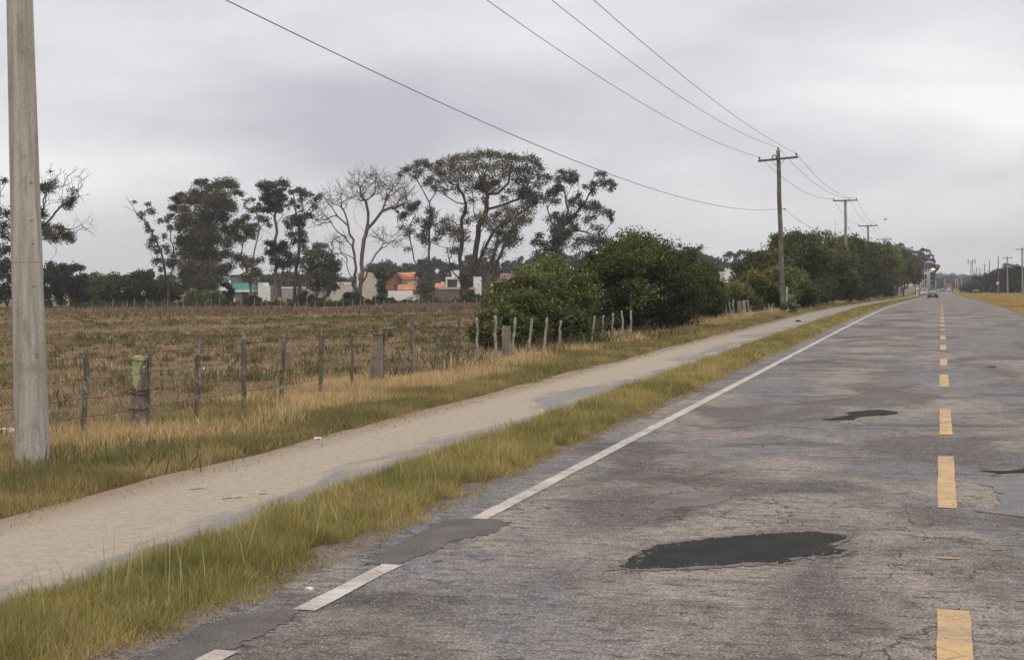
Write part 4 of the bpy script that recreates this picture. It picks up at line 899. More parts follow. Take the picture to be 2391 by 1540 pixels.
def m_concrete():
    m, nt, b, _ = material('pole_concrete'); v = pos(nt)
    st = nt.noise(nt.mapping(v, (14, 14, .5)), 1.0, 4, .6); f = nt.noise(v, 70, 3, .8); g = nt.noise(nt.mapping(v, (1, 1, .5)), 5, 5, .7)
    c = nt.mix(nt.rng(st, .38, .62), (.31, .285, .25), (.47, .435, .38)); c = nt.mix(nt.math('MULTIPLY', nt.rng(g, .54, .7), .6), c, (.17, .165, .135))
    zz = nt.new('ShaderNodeSeparateXYZ', {0: v}).outputs[2]; ring = nt.math('ABSOLUTE', nt.math('ADD', nt.math('SUBTRACT', zz, 2.2), nt.math('MULTIPLY', nt.math('SUBTRACT', g, .5), .02))); c = nt.mix(nt.math('MULTIPLY', nt.rng(ring, .006, .002), .6), c, (.12, .10, .085))
    vv = nt.vor(v, 26); c = nt.mix(nt.math('MULTIPLY', nt.rng(vv, .13, .05), .8), c, (.10, .085, .07))
    c = nt.vmath('SCALE', c, sc=nt.rng(f, .3, .7, .74, 1.25)); nt.l.new(c, b.inputs[0]); bump(nt, b, nt.math('ADD', f, g), .5, .006); return m
M_CONC = m_concrete()
def insul(mb, p, s=1.0, up=Vector((0, 0, 1))):
    p = Vector(p); q = [(0, .012), (.05, .012), (.055, .05), (.09, .055), (.11, .035), (.13, .055), (.16, .045), (.19, .03), (.2, .012)]
    mb.tube([p+up*a*s for a, _ in q], [b_*s for _, b_ in q], 8)
attach = {k: [] for k in 'LMRN'}
def power_pole(base, H, label, mat, arm_z, arm_w=2.35, lean=(0, 0), r0=.16, r1=.11, top=True, stub=False, midx=None, neutral=None, group='timber power poles left of the road', armroll=0.0, yaw=0.0, plain=False, stubside=1, rec=True):
    t = empty('power_pole', base, label, 'power pole', group); B = Vector(base)
    ax = lambda z: B+Vector((lean[0]*z/H, lean[1]*z/H, z))
    mb = MB(); mb.tube([ax(z)+Vector((.015*sin(z*1.7), .012*cos(z*2.3), 0)) if 0 < z < H else ax(z) for z in np.linspace(-.3, H, 12)], list(np.linspace(r0, r1, 12)), 12)
    mb.build('shaft', mat, t, smooth=True)
    if not plain:
        c = ax(arm_z)+Vector((0, -r1-.05, 0)); R = Matrix.Rotation(armroll, 3, 'Y')
        mb = MB(); mb.box(c, (arm_w, .10, .12), R); mb.build('crossarm', M_ARM, t, bev=.006)
        mb = MB()
        for s in (-1, 1): mb.tube([c+R@Vector((s*.42, -.04, -.03)), ax(arm_z-.48)+Vector((0, -r1-.02, 0))], .016, 6)
        mb.build('brace', M_STEEL, t)
        mx = midx
        pts = {'L': c+R@Vector((-arm_w/2+.08, 0, .06)), 'R': c+R@Vector((arm_w/2-.1, 0, .06)), 'M': (ax(H) if mx is None else c+R@Vector((mx, 0, .06)))}
        for k, p in pts.items():
            mb = MB(); insul(mb, p-Vector((0, 0, .01))); mb.build('insulator', M_DARK, t, smooth=True)
            if rec: attach[k].append(p+Vector((0, 0, .17)))
    if neutral:
        p = ax(neutral)+Vector((r1+.02, -.02, 0)); mb = MB(); mb.tube([p, p+Vector((.1, -.02, 0))], .012, 6); insul(mb, p+Vector((.06, -.02, 0)), .8, Vector((1, 0, 0))); mb.build('insulator', M_DARK, t)
        if rec: attach['N'].append(p+Vector((.1, -.02, .05)))
    if stub:
        mb = MB(); mb.box(B+Vector((stubside*(r0+.07), 0, .65)), (.13, .16, 1.7)); mb.build('stub', M_STUB, t, bev=.01)
    return t
# big concrete pole close by
bp = ray_ground(76, 1084); tp = P(46, 0, (bp-EYE).dot(FW)); hh = tp.z-bp.z; H1 = 9.9; lx = (tp.x-bp.x)/hh*H1; ly = (tp.y-bp.y)/hh*H1
t = empty('concrete_pole', (bp.x, bp.y, bp.z), 'big tapered concrete pole standing close by at the left picture edge', 'power pole')
mb = MB(); mb.tube([Vector((bp.x+lx*z/H1, bp.y+ly*z/H1, bp.z+z)) for z in (-.4, 0, 1, 2, 3, 4.6, 7, H1)], [.182, .180, .171, .162, .153, .138, .122, .11], 40); mb.build('shaft', M_CONC, t, smooth=True)
M_SCAR = m_plain('dark_scar', (.09, .08, .07))
for i, z in enumerate((1.15, 1.18, 1.9, 2.35, 2.6, 3.0)):      # scars and pits along the casting seam
    mb = MB(); a = -.55+.05*sin(i*3); rr = .184-z*.0092; p = Vector((bp.x+lx*z/H1, bp.y+ly*z/H1, bp.z+z)); d = Vector((cos(a), sin(a), 0)); mb.box(p+d*(rr-.001), (.006, .02+.006*(i % 3), .008), Matrix.Rotation(a, 3, 'Z')); mb.build('seam_mark', M_SCAR, t)
topc = Vector((bp.x+lx, bp.y+ly, bp.z+H1)); ca = topc+Vector((0, -.17, -.35))
mb = MB(); mb.box(ca, (2.4, .1, .12)); mb.build('crossarm', M_ARM, t, bev=.006)
for k, p in {'L': ca+Vector((-1.12, 0, .06)), 'R': ca+Vector((1.1, 0, .06)), 'M': topc}.items():
    mb = MB(); insul(mb, p-Vector((0, 0, .01))); mb.build('insulator', M_DARK, t, smooth=True)
D1 = (bp-EYE).dot(FW)
PX = -9.0
def ppole(px_base, X, **kw):
    p = onX(px_base, 700, X); return (p.x, p.y, gz1(p.x, p.y))
b2 = ppole(1827, -8.85); H2 = P(1817, 352, (Vector(b2)-EYE).dot(FW)).z-b2[2]; D2 = (Vector(b2)-EYE).dot(FW)
tp2 = P(1817, 352, D2)
power_pole(b2, H2, 'tall lichen grey wooden power pole with a coil on its crossarm', M_POLE, H2-.52, 2.3, lean=(tp2.x-b2[0], 0), r0=.165, r1=.11, neutral=H2-3.42, stub=True, armroll=-.07)
pole2 = [o for o in bpy.data.objects if o.name.startswith('power_pole')][-1]
mb = MB()
cc_ = Vector((tp2.x-.2, b2[1]-.2, b2[2]+H2-.42))
for k in range(10):
    a0, a1 = 2*pi*k/10, 2*pi*(k+1)/10; mb.tube([cc_+Vector((cos(a0)*.12, 0, sin(a0)*.13)), cc_+Vector((cos(a1)*.12, 0, sin(a1)*.13))], .035, 6)
mb.build('coil', M_ARM, pole2)
rows = [(1976, 464, 'second wooden power pole, rising behind the domed hedge tree'), (2028, 524, 'third wooden power pole, rising above the bushy hedge'), (2065, 556, 'fourth wooden power pole above the reddish hedge tree'), (2088, 571, 'fifth wooden power pole, only its crossarm above the hedge')]
for i, (px, ty, lab) in enumerate(rows):
    b_ = ppole(px, -8.85); D = (Vector(b_)-EYE).dot(FW); H = P(px, ty, D).z-b_[2]
    power_pole(b_, H-.1, lab, M_POLEL, H-.2, 2.35, r0=.16, r1=.12, midx=.38, neutral=H-2.9, lean=(-.12, 0), stub=i < 3, stubside=1 if i < 2 else -1)
yb = [bp.y]+[p.y for p in attach['L']]
# first attachments on the concrete pole
first = {'L': ca+Vector((-1.12, 0, .24)), 'M': topc+Vector((0, 0, .18)), 'R': ca+Vector((1.1, 0, .24)), 'N': Vector((bp.x+.2, bp.y-.02, bp.z+5.9))}
SAG1 = {'L': 1.056, 'M': 1.081, 'R': .789, 'N': 1.1}
names = {'L': ('left', 'upper left bare cable running between the crossarm ends'), 'M': ('mid', 'middle bare cable running over the pole tops'), 'R': ('right', 'right hand bare cable running between the crossarm ends'), 'N': ('low', 'single lower cable slung well below the crossarms')}
for k, pts in attach.items():
    seq = [first[k]]+pts; mb = MB(); line = []
    back = seq[0]-Vector((0, 45, 0)); seq = [back]+seq
    for si_, (a, b_) in enumerate(zip(seq[:-1], seq[1:])):
        L = (b_-a).length; n = 24; S = {True: .00088, False: .00105}[k != 'N']*L*L/4 if L > 50 else L*L*.0006/4*(2.2 if k != 'N' else 1.6)
        if si_ == 1: S = SAG1[k]; n = 48
        for j in range(n):
            t_ = j/n; p = a.lerp(b_, t_); p = Vector((p.x, p.y, p.z-4*S*t_*(1-t_))); line.append(p)
    line.append(seq[-1])
    mb.tube(line, [.0075 if p.y < 30 else .009 if p.y < 90 else .012 for p in line], 5)
    tag(mb.build('power_cable', M_CABLE), names[k][1], 'cable', 'power cables along the left side of the road')

# right hand poles far off: two kinds in one line
def from_top(px, top, base_row, D): pass
RP = [(2387, 578, 1, 'tee topped power pole at the right picture edge, nearest on the right side'), (2352, 599, 1, 'pale tee topped power pole, second from the right picture edge'),
      (2287.5, 627, 1, 'small distant tee topped power pole beside the low round wood'), (2266, 643, 1, 'tiny distant tee topped power pole below the radio mast'),
      (2331, 598, 0, 'plain dark post with a round sign, tallest of the plain posts on the right'), (2310, 606, 0, 'plain dark post left of the one with the round sign'), (2298.5, 614, 0, 'plain dark post, third from the right among plain ones'),
      (2280, 624, 0, 'thin plain dark post left of the small tee topped pole'), (2274, 628, 0, 'thin short plain dark post right of the radio mast'), (2276.5, 635, 0, 'shortest thin plain post near the radio mast')]
for px, ty, tee, lab in RP:
    X = 15.6 if tee else 14.0; b_ = ppole(px, X); D = (Vector(b_)-EYE).dot(FW)
    H = max(4.0, min(12.5, P(px, ty, D).z-b_[2]))
    power_pole(b_, H, lab, M_POLEL if tee else M_POLE, H-.35, 2.3, r0=.2 if tee else .17, r1=.14 if tee else .11, midx=None, plain=not tee, rec=False, group='posts along the right side of the road', lean=(-.15, 0))
# traffic sign on the right
p = onX(2331, 700, 13.6); g = gz1(p.x, p.y-4)
t = empty('traffic_sign', (p.x-.4, p.y-4, g), 'small round pale sign on a thin post before the plain dark pole', 'sign')
mb = MB(); mb.tube([(p.x-.4, p.y-4, g-.1), (p.x-.4, p.y-4, g+2.9)], .04, 8); mb.build('post', M_STEEL, t)
mb = MB(); mb.tube([(p.x-.4, p.y-4.06, g+2.7), (p.x-.4, p.y-4.10, g+2.7)], .42, 20); mb.build('disc', m_plain('sign_white', (.7, .62, .6)), t)
mb = MB(); cc_ = Vector((p.x-.4, p.y-4.115, g+2.7))
for k in range(20): a0, a1 = 2*pi*k/20, 2*pi*(k+1)/20; mb.tube([cc_+Vector((cos(a0)*.38, 0, sin(a0)*.38)), cc_+Vector((cos(a1)*.38, 0, sin(a1)*.38))], .03, 4)
mb.build('rim', m_plain('sign_red', (.4, .05, .04)), t)
# radio mast
def lattice(px, top, D, w, lab, nseg=14):
    g = at(px, D); H = P(px, top, D).z-g[2]; t = empty('radio_mast', g, lab, 'mast'); G = Vector(g); mb = MB()
    for a in range(3):
        o = Vector((cos(a*2.1)*w, sin(a*2.1)*w, 0)); mb.tube([G+o, G+o*.4+Vector((0, 0, H))], w*.09, 4)
    for k in range(nseg):
        z0, z1 = H*k/nseg, H*(k+1)/nseg
        for a in range(3):
            f0, f1 = 1-.6*k/nseg, 1-.6*(k+1)/nseg; o0 = Vector((cos(a*2.1)*w*f0, sin(a*2.1)*w*f0, z0)); o1 = Vector((cos((a+1)*2.1)*w*f1, sin((a+1)*2.1)*w*f1, z1)); mb.tube([G+o0, G+o1], w*.05, 4)
    mb.build('lattice', m_plain('mast_steel', (.17, .17, .2), .5), t); return t, G, H
t, G, H = lattice(2267, 609, 1000, 1.6, 'lattice radio mast with antennas on the horizon, right of the road')
mb = MB()
for a in range(5): mb.box(G+Vector((cos(a*1.26)*2.6, sin(a*1.26)*2.6, H-.5)), (.6, .6, 3.2)); mb.box(G+Vector((cos(a*1.26)*1.2, sin(a*1.26)*1.2, H-1)), (2.4, .2, .2), Matrix.Rotation(a*1.26, 3, 'Z'))
mb.build('antenna', m_plain('antenna_grey', (.2, .2, .23)), t)
lattice(1950, 515, 600, .22, 'hair thin guyed antenna mast rising above the domed hedge tree')

# ------------------------------------------------------------------ roadside fence
def m_stake():
    m, nt, b, _ = material('weathered_stake'); v = pos(nt)
    n = nt.noise(nt.mapping(v, (30, 30, 3)), 1.0, 4, .7); g = nt.noise(v, 9, 4, .7); l = nt.noise(nt.mapping(v, (1, 1, 1), (5, 5, 5)), 14, 3, .7)
    c = nt.mix(nt.rng(n, .35, .65), (.07, .052, .042), (.18, .15, .125)); c = nt.mix(nt.rng(g, .52, .6), c, (.25, .265, .2)); c = nt.mix(nt.math('MULTIPLY', nt.rng(l, .62, .68), .7), c, (.3, .33, .14))
    nt.l.new(c, b.inputs[0]); bump(nt, b, n, .7, .006); return m
M_STAKE = m_stake()
def m_mossy():
    m, nt, b, _ = material('mossy_stake'); v = pos(nt)
    n = nt.noise(nt.mapping(v, (30, 30, 3)), 1.0, 4, .7); g = nt.noise(v, 9, 4, .7)
    c = nt.mix(nt.rng(n, .35, .65), (.17, .14, .12), (.33, .30, .26)); c = nt.mix(nt.rng(g, .48, .58), c, (.33, .36, .29)); nt.l.new(c, b.inputs[0]); bump(nt, b, n, .7, .006); return m
M_STAKE2 = m_mossy()
def m_lichen():
    m, nt, b, _ = material('lichen_post'); v = objco(nt)
    n = nt.noise(nt.mapping(v, (1, 1, .6)), 9, 5, .7); s = nt.new('ShaderNodeSeparateXYZ', {0: v}); 
    dark = nt.mix(nt.rng(nt.noise(nt.mapping(v, (20, 20, 2)), 1.2, 4, .7), .35, .65), (.10, .075, .062), (.24, .19, .165))
    lich = nt.mix(nt.rng(nt.noise(v, 26, 3, .7), .35, .65), (.27, .28, .13), (.44, .44, .25))
    e = nt.math('ADD', nt.math('SUBTRACT', n, nt.math('MULTIPLY', nt.math('ABSOLUTE', nt.math('ADD', s.outputs[0], -.02)), 2.6)), nt.math('MULTIPLY', nt.math('SUBTRACT', s.outputs[2], .62), .62))
    c = nt.mix(nt.rng(e, .40, .45), dark, lich); c = nt.mix(nt.math('MULTIPLY', nt.rng(nt.noise(v, 15, 3, .6), .62, .66), .8), c, (.45, .43, .38))
    nt.l.new(c, b.inputs[0]); bump(nt, b, n, .7, .01); return m
M_LICH = m_lichen()
M_STONEP = m_wood('lichen_grey_post', (.13, .10, .08), (.25, .21, .17), (.3, .31, .21))
FX = -9.95
ORD = ['first', 'second', 'third', 'fourth', 'fifth', 'sixth', 'seventh', 'eighth', 'ninth', 'tenth', 'eleventh', 'twelfth', 'thirteenth', 'fourteenth', 'fifteenth']
def stake(bx, tx, ty, lab, rr=.032, X=FX, cap=True, seed=0, nm='fence_stake', hcap=None):
    q = random.Random(seed); b_ = onX(bx, 800, X); b_.z = gz1(b_.x, b_.y); D = (b_-EYE).dot(FW); t = P(tx, ty, D)
    if hcap: t.z = min(t.z, b_.z+hcap)
    n = 9; pts = []; rs = []
    for k in range(n):
        s = k/(n-1); p = b_.lerp(t, s); p += Vector((q.gauss(0, .011), q.gauss(0, .011), 0)) if 0 < k < n-1 else Vector()
        pts.append(p-Vector((0, 0, .12*(k == 0)))); rs.append(rr*(1.08-.12*s)*q.uniform(.86, 1.14))
    if cap: pts.append(t+(t-b_).normalized()*.004); rs.append(rr*.45)
    mb = MB(); mb.tube(pts, rs, 9); o = mb.build(nm, M_STAKE if bx < 1100 else M_STAKE2, smooth=True); o.location = (0, 0, 0)
    # origin at the foot
    o.data.transform(Matrix.Translation(-b_)); o.location = b_
    tag(o, lab, 'fence post', 'stakes of the roadside wire fence'); return b_, t
seg = [('between concrete pole and lichen post', [(192,200,815)]), ('close against the lichen yellow post', [(337,350,798)]),
       ('between lichen post and leaning split post', [(457,465,790),(565,569,772),(656,662,772),(745,750,766),(818,826,756)]),
       ('touching the leaning split post', [(888,899,742)]),
       ('between split post and short mossy post', [(957,961,741),(1016,1020,743),(1068,1072,741),(1115,1113,741),(1157,1156,737)]),
       ('right of the short mossy post', [(1195,1202,741),(1233,1241,744),(1269,1277,741),(1305,1309,748)]),
       ('between olive bush and biggest bush', [(1380,1388,738),(1404,1408,736),(1428,1431,731),(1455,1451,725),(1472,1473,725)]),
       ('left of the thick pinkish grey post', [(1572,1573,716),(1588,1587,714)])]
tops = []; si = 0
for where, l in seg:
    for j, (bx, tx, ty) in enumerate(l):
        si += 1; lab = ('weathered stake ' if len(l) == 1 else ORD[j]+' weathered stake from the left ')+where
        b_, t_ = stake(bx, tx, ty, lab, .034 if si not in (7, 12) else .028, seed=si); tops.append((b_, t_))
cl = [(1598.7+.2359*a, 508.7+.2359*b_, 1598.7+.2359*c) for a, b_, c in [(368,862,362),(408,852,402),(452,832,440),(486,812,474),(583,817,576),(602,817,590),(640,817,616),(645,870,658),(785,880,783),(838,852,830),(862,850,860),(885,842,880),(908,832,905),(925,815,922)]]
nmz = ['leftmost of the cluster of stakes below the white house', 'second in the cluster below the white house', 'third in the cluster below the white house, before the tall one', 'tall pale stake left of the grey plank post under the white house', 'pale stake just right of the grey plank post', 'dark stake right beside the pale one past the plank post', 'stake leaning left, its top away from its neighbour', 'short stake leaning right, crossing the left leaning one',
       'faint first stake under the yellow tipped bush', 'second stake under the yellow tipped bush', 'third stake under the yellow tipped bush', 'fourth stake under the yellow tipped bush', 'fifth stake left of the wooden power pole', 'last stake touching the wooden power pole']
for i, ((bx, ty, tx), lab) in enumerate(zip(cl, nmz)): b_, t_ = stake(bx, tx, ty, lab, .045, seed=90+i, hcap=1.5); tops.append((b_, t_))
def post(bx0, bx1, tx0, tx1, ty, lab, mat, seed, nm='fence_post', X=FX-.05, parts=()):
    q = random.Random(seed); bx = (bx0+bx1)/2; b_ = onX(bx, 800, X); b_.z = gz1(b_.x, b_.y); D = (b_-EYE).dot(FW); k = D/FPX; wb, wt = (bx1-bx0)*k/2, (tx1-tx0)*k/2; t = P((tx0+tx1)/2, ty, D)-b_
    bm = bmesh.new(); n = 14; m_ = 9; rings = []
    for i in range(m_):
        s = i/(m_-1); w = wb*(1-s)+wt*s; c = t*s-Vector((0, 0, .1*(i == 0))); ring = []
        for j in range(n):
            a = 2*pi*j/n; sq = 1/max(abs(cos(a)), abs(sin(a)))**.6; rr = w*sq*(1+q.gauss(0, .05)+.08*sin(j*2.1+i*.4)); ring.append(bm.verts.new(c+Vector((cos(a)*rr, sin(a)*rr*.8, q.gauss(0, .008)*(i == m_-1)))))
        rings.append(ring)
    for i in range(m_-1):
        for j in range(n): bm.faces.new((rings[i][j], rings[i][(j+1) % n], rings[i+1][(j+1) % n], rings[i+1][j]))
    bm.faces.new(rings[-1]); me = bpy.data.meshes.new(nm); bm.to_mesh(me); bm.free()
    o = link(nm, me, mat, smooth=False); o.location = b_; tag(o, lab, 'fence post'); 
    for z in parts:
        mb = MB(); c = b_+t*(z/t.z)+Vector((0, 0, 0)); w = wb*(1-z/t.z)+wt*z/t.z+.012
        ring = [c+Vector((cos(a)*w*1.12, sin(a)*w*.98, .012*sin(a*2))) for a in np.linspace(0, 2*pi, 14)]; mb.tube(ring, .006, 5); mb.build('wire_tie', M_RUST, o)
    return o
M_RUST = m_plain('rusty_wire', (.075, .05, .035), .8)
post(300, 337, 312, 343, 831, 'thick fence post crusted with yellow green lichen', M_LICH, 1, parts=(.93, .55, .50, .3))
post(861, 891, 871, 895, 776, 'thick leaning split fence post with pale lichen streaks', M_STONEP, 2, parts=(.95,))
post(1170, 1192, 1173, 1192, 761, 'short thick mossy fence post before the olive bush', M_STONEP, 3)
post(1592, 1608, 1593, 1607, 713, 'thick pinkish grey fence post right of the biggest bush', M_STONEP, 4)
post(1722, 1731, 1721, 1730, 703, 'grey plank like post in the stake cluster below the white house', M_STONEP, 5)
# strands
ends = sorted([(b_.y, b_, t_) for b_, t_ in tops], key=lambda z: z[0])
pts0 = [(Vector((FX, -2, gz1(FX, -2))), 1.1)]+[(b_, 1.08) for _, b_, t_ in ends if b_.y < 75]
for k, (f, lab) in enumerate([(.96, 'topmost wire strand of the roadside fence'), (.72, 'second wire strand from the top of the roadside fence'), (.5, 'third wire strand from the top of the roadside fence'), (.3, 'lowest wire strand of the roadside fence')]):
    line = []; q = random.Random(k)
    for (a, ha), (b_, hb) in zip(pts0[:-1], pts0[1:]):
        for j in range(4):
            s = j/4; p = a.lerp(b_, s); p.z += ha*f-.02*4*s*(1-s)+q.gauss(0, .003); p.x += .036; line.append(p)
    mb = MB(); mb.tube(line, .0032, 4, cap=False); tag(mb.build('fence_wire', M_RUST), lab, 'wire', 'wire strands of the roadside fence')
# far fence across the field
p0 = None
for i in range(46):
    px = 262+i*19.2; D = 170-1.5*i/46; g = at(px+random.uniform(-8, 8), D)
    if p0 is None:
        mb = MB(); mb.tube([(0, 0, -.1), (.01, 0, .6), (0, .01, 1.2)], [.045, .04, .038], 6); p0 = mb.build('far_fence_post', M_POLEL); p0.location = g
        tag(p0, 'tiny pale post of the far fence between field and tree row', 'fence post', 'pale posts of the far field fence'); o = p0
    else: o = p0.copy(); COL.objects.link(o); o.location = g
    o.scale = (1, 1, random.uniform(.6, 1.15)); o.rotation_euler = (random.uniform(-.06, .06), random.uniform(-.06, .06), 0)
# fence line beyond the hedge (palings near the walker)
p0 = None
for i in range(9):
    y = 262+i*9; x = -8.8-random.uniform(0, .4)
    if p0 is None:
        mb = MB(); mb.tube([(0, 0, -.1), (0, 0, 1.6), (.02, 0, 2.2)], [.16, .15, .13], 8); p0 = mb.build('roadside_post', M_POLEL); tag(p0, 'pale post in the far fence line under the last hedge trees', 'fence post', 'pale posts under the last hedge trees'); o = p0
    else: o = p0.copy(); COL.objects.link(o)
    o.location = (x, y, gz1(x, y)); o.scale = (1, 1, random.uniform(.8, 1.2))

# ------------------------------------------------------------------ houses beyond the trees
ZA = Conv(508.7, 625.0, .18236); ZB = Conv(872, 617.7, .15197)
def mc(name, c, **k): return m_plain(name, c, .9, .06, 1.2, **k)
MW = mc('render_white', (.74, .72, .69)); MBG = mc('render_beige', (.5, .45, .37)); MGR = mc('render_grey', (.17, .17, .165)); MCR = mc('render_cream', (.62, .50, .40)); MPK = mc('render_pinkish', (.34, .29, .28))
MBR = mc('brick_house', (.28, .13, .085)); MBW = mc('brick_wall', (.16, .105, .09)); MOR = mc('orange_tile', (.56, .235, .13)); MPU = mc('purple_roof', (.27, .125, .14)); MTQ = m_plain('turquoise_glass', (.12, .42, .36), .25, spec=.6); MGL = m_plain('dark_glass', (.06, .07, .075), .15, spec=.6); MTN = mc('tan_slab', (.44, .36, .26)); MPD = mc('dark_purple_trim', (.10, .055, .065))
DH = 262.0
def hb(mb, cv, x0, x1, y0, y1, depth=6, dd=0.0, toground=False):
    D = DH+dd; a = P(*cv(x0, y0), D); c = P(*cv(x1, y1), D); zt, zb = a.z, c.z
    if toground: zb = min(zb, gz1(c.x, c.y)-.1)
    w = (c-a).dot(RIGHT); ctr = a+RIGHT*w/2+AWAY*depth/2; mb.box((ctr.x, ctr.y, (zt+zb)/2), (w, depth, zt-zb), Matrix.Rotation(YAW, 3, 'Z'))
def house(name, label, cv, xref, parts, dd=0, cat='house'):
    p = P(*cv(xref, 300), DH+dd); t = empty(name, (p.x, p.y, gz1(p.x, p.y)), label, cat, rz=0)
    for nm, mat, boxes in parts:
        mb = MB()
        for b_ in boxes:
            e_ = list(b_[4:])+[6, 0, False][len(b_[4:]):]; hb(mb, cv, *b_[:4], e_[0], e_[1]+dd, e_[2])
        mb.build(nm, mat, t)
    return t
house('modern_house', 'modern house with turquoise glass band under a grey upper floor', ZA, 280, [
    ('wall', MGR, [(160,400,88,200,7),(165,300,310,392,7,.3,True)]), ('window', MTQ, [(55,160,122,160,5,.1),(172,410,200,286,6.8,-.1)]), ('slab', MW, [(50,165,98,121,6),(180,412,287,309,7.4,-.3)]), ('base_wall', MW, [(150,215,393,430,6,-.6,True)])])
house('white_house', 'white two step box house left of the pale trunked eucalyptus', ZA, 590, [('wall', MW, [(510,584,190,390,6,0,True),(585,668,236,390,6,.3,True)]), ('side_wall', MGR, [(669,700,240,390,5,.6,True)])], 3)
house('low_house', 'low greyish pink house with white parapet seen between two trunks', ZA, 880, [('wall', MPK, [(815,960,262,400,6,0,True)]), ('parapet', MW, [(812,963,246,261,6.2,-.1)])], 4)
house('low_house', 'low pale house with tan roof box behind the small rounded tree', ZA, 1200, [('wall', MPK, [(1080,1340,262,395,6,0,True)]), ('parapet', MW, [(1076,1344,240,261,6.2,-.1)]), ('roof_box', MCR, [(1190,1335,200,239,5,.2)])], 5)
house('beige_house', 'long beige blind walled house with white parapet left of the bare tree', ZA, 1600, [('wall', MBG, [(1440,1720,212,390,7,0,True)]), ('parapet', MW, [(1436,1690,186,211,7.2,-.1)])], 2)
house('beige_house', 'tall narrow beige house behind the bare tree trunks', ZA, 1940, [('wall', MBG, [(1840,2042,60,380,7,0,True)]), ('stair_tower', MW, [(1775,1839,45,380,6,.4,True)]), ('window', MGL, [(1795,1812,70,160,.3,.2)])], 3)
# orange roofed house
t = house('orange_roofed_house', 'brick gabled house with bright orange tiled roof and cream side wall', ZB, 420, [('side_wall', MCR, [(440,700,226,400,7,.4,True)]), ('window', MGL, [(470,482,255,300,.3,.25),(502,513,265,300,.3,.25),(318,356,300,388,.3,-.15)])], 0)
def V3(cv, x, y, dd): return P(*cv(x, y), DH+dd)
gb_ = [V3(ZB, 190, 240, 0), V3(ZB, 345, 138, 0), V3(ZB, 450, 292, 0), V3(ZB, 450, 480, 0), V3(ZB, 190, 480, 0)]
mb = MB(); mb.prism(gb_, Vector((0, 0, 0)), AWAY*.35); mb.build('gable_wall', MBR, t)
mb = MB()
ridge0, ridge1 = V3(ZB, 350, 126, -.4), V3(ZB, 650, 116, 5); e0, e1 = V3(ZB, 452, 298, -.4), V3(ZB, 700, 224, .2)
mb.add([V3(ZB, 350, 124, -.3), V3(ZB, 640, 114, 4), V3(ZB, 705, 224, 0), V3(ZB, 440, 228, -.1)], [(0, 1, 2, 3)]); mb.add([V3(ZB, 350, 127, -.2), V3(ZB, 640, 117, 4.1), V3(ZB, 640, 226, 9), V3(ZB, 350, 226, 9)], [(0, 1, 2, 3)])
mb.build('roof', MOR, t)
mb = MB()
mb.add([V3(ZB, 350, 122, -.5), V3(ZB, 452, 296, -.5), V3(ZB, 436, 300, -.5), V3(ZB, 372, 300, -.45), V3(ZB, 345, 142, -.5), V3(ZB, 185, 250, -.5), V3(ZB, 180, 238, -.5)], [(0, 1, 2, 3, 4), (0, 4, 5, 6)])
me_o = mb.build('bargeboard', MPD, t); md = me_o.modifiers.new('thick', 'SOLIDIFY'); md.thickness = .12
mb = MB(); mb.add([V3(ZB, 376, 306, -1.6+.9), V3(ZB, 650, 306, -.1), V3(ZB, 650, 386, -1.8), V3(ZB, 366, 386, -1.8)], [(0, 1, 2, 3)]); oo = mb.build('porch_roof', MOR, t); md = oo.modifiers.new('thick', 'SOLIDIFY'); md.thickness = .12
t = empty('boundary_wall', V3(ZB, 400, 480, -3), 'white boundary wall in front of the orange roofed house', 'wall'); t.location.z = gz1(t.location.x, t.location.y)
mb = MB(); hb(mb, ZB, 205, 700, 402, 520, .25, -3, True); mb.build('wall', MW, t)
t = house('orange_roofed_annex', 'low annex with orange sloping roof and white chimney left of the white modern house', ZB, 1020, [('wall', MPK, [(945,1104,346,400,5,0,True)]), ('chimney', MW, [(1035,1082,264,300,.9,2.2)])], 1)
mb = MB(); mb.add([V3(ZB, 945, 286, 4), V3(ZB, 1106, 286, 4), V3(ZB, 1106, 350, .6), V3(ZB, 945, 350, .6)], [(0, 1, 2, 3)]); oo = mb.build('roof', MOR, t); md = oo.modifiers.new('thick', 'SOLIDIFY'); md.thickness = .12
house('modern_house', 'white flat roofed modern house with big dark framed window', ZB, 1200, [('frame', MW, [(1106,1130,188,345,6),(1131,1310,188,224,6),(1281,1310,225,345,6)]), ('window', MGL, [(1131,1280,225,344,5,1.0)]), ('roof_box', MW, [(1200,1306,86,187,4,.8)]),
    ('side_wing', MW, [(1534,1650,186,400,6,.5,True)]), ('slab', MTN, [(985,1560,346,378,6.5,-.6)]), ('wall', MGR, [(1110,1530,379,460,5,.4,True)])], 0)
t = empty('brick_boundary_wall', V3(ZB, 1100, 480, -4), 'brown brick boundary wall before the white modern house', 'wall'); t.location.z = gz1(t.location.x, t.location.y)
mb = MB(); hb(mb, ZB, 925, 1312, 404, 480, .25, -4, True); mb.build('wall', MBW, t)
t = house('purple_roofed_house', 'house with faded purple pitched roof partly hidden by the olive bush', ZB, 2000, [('wall', MBG, [(1900,2260,292,420,7,.4,True)]), ('porch', MW, [(1780,1899,258,420,5,0,True)]), ('window', MGL, [(2155,2180,310,345,.3,.2)])], 0)
mb = MB(); mb.add([V3(ZB, 1955, 140, 4), V3(ZB, 2240, 140, 4), V3(ZB, 2290, 290, -.2), V3(ZB, 1900, 290, -.2)], [(0, 1, 2, 3)]); mb.add([V3(ZB, 1955, 141, 4.05), V3(ZB, 2240, 141, 4.05), V3(ZB, 2290, 290, 8.2), V3(ZB, 1900, 290, 8.2)], [(0, 1, 2, 3)])
oo = mb.build('roof', MPU, t); md = oo.modifiers.new('thick', 'SOLIDIFY'); md.thickness = .1
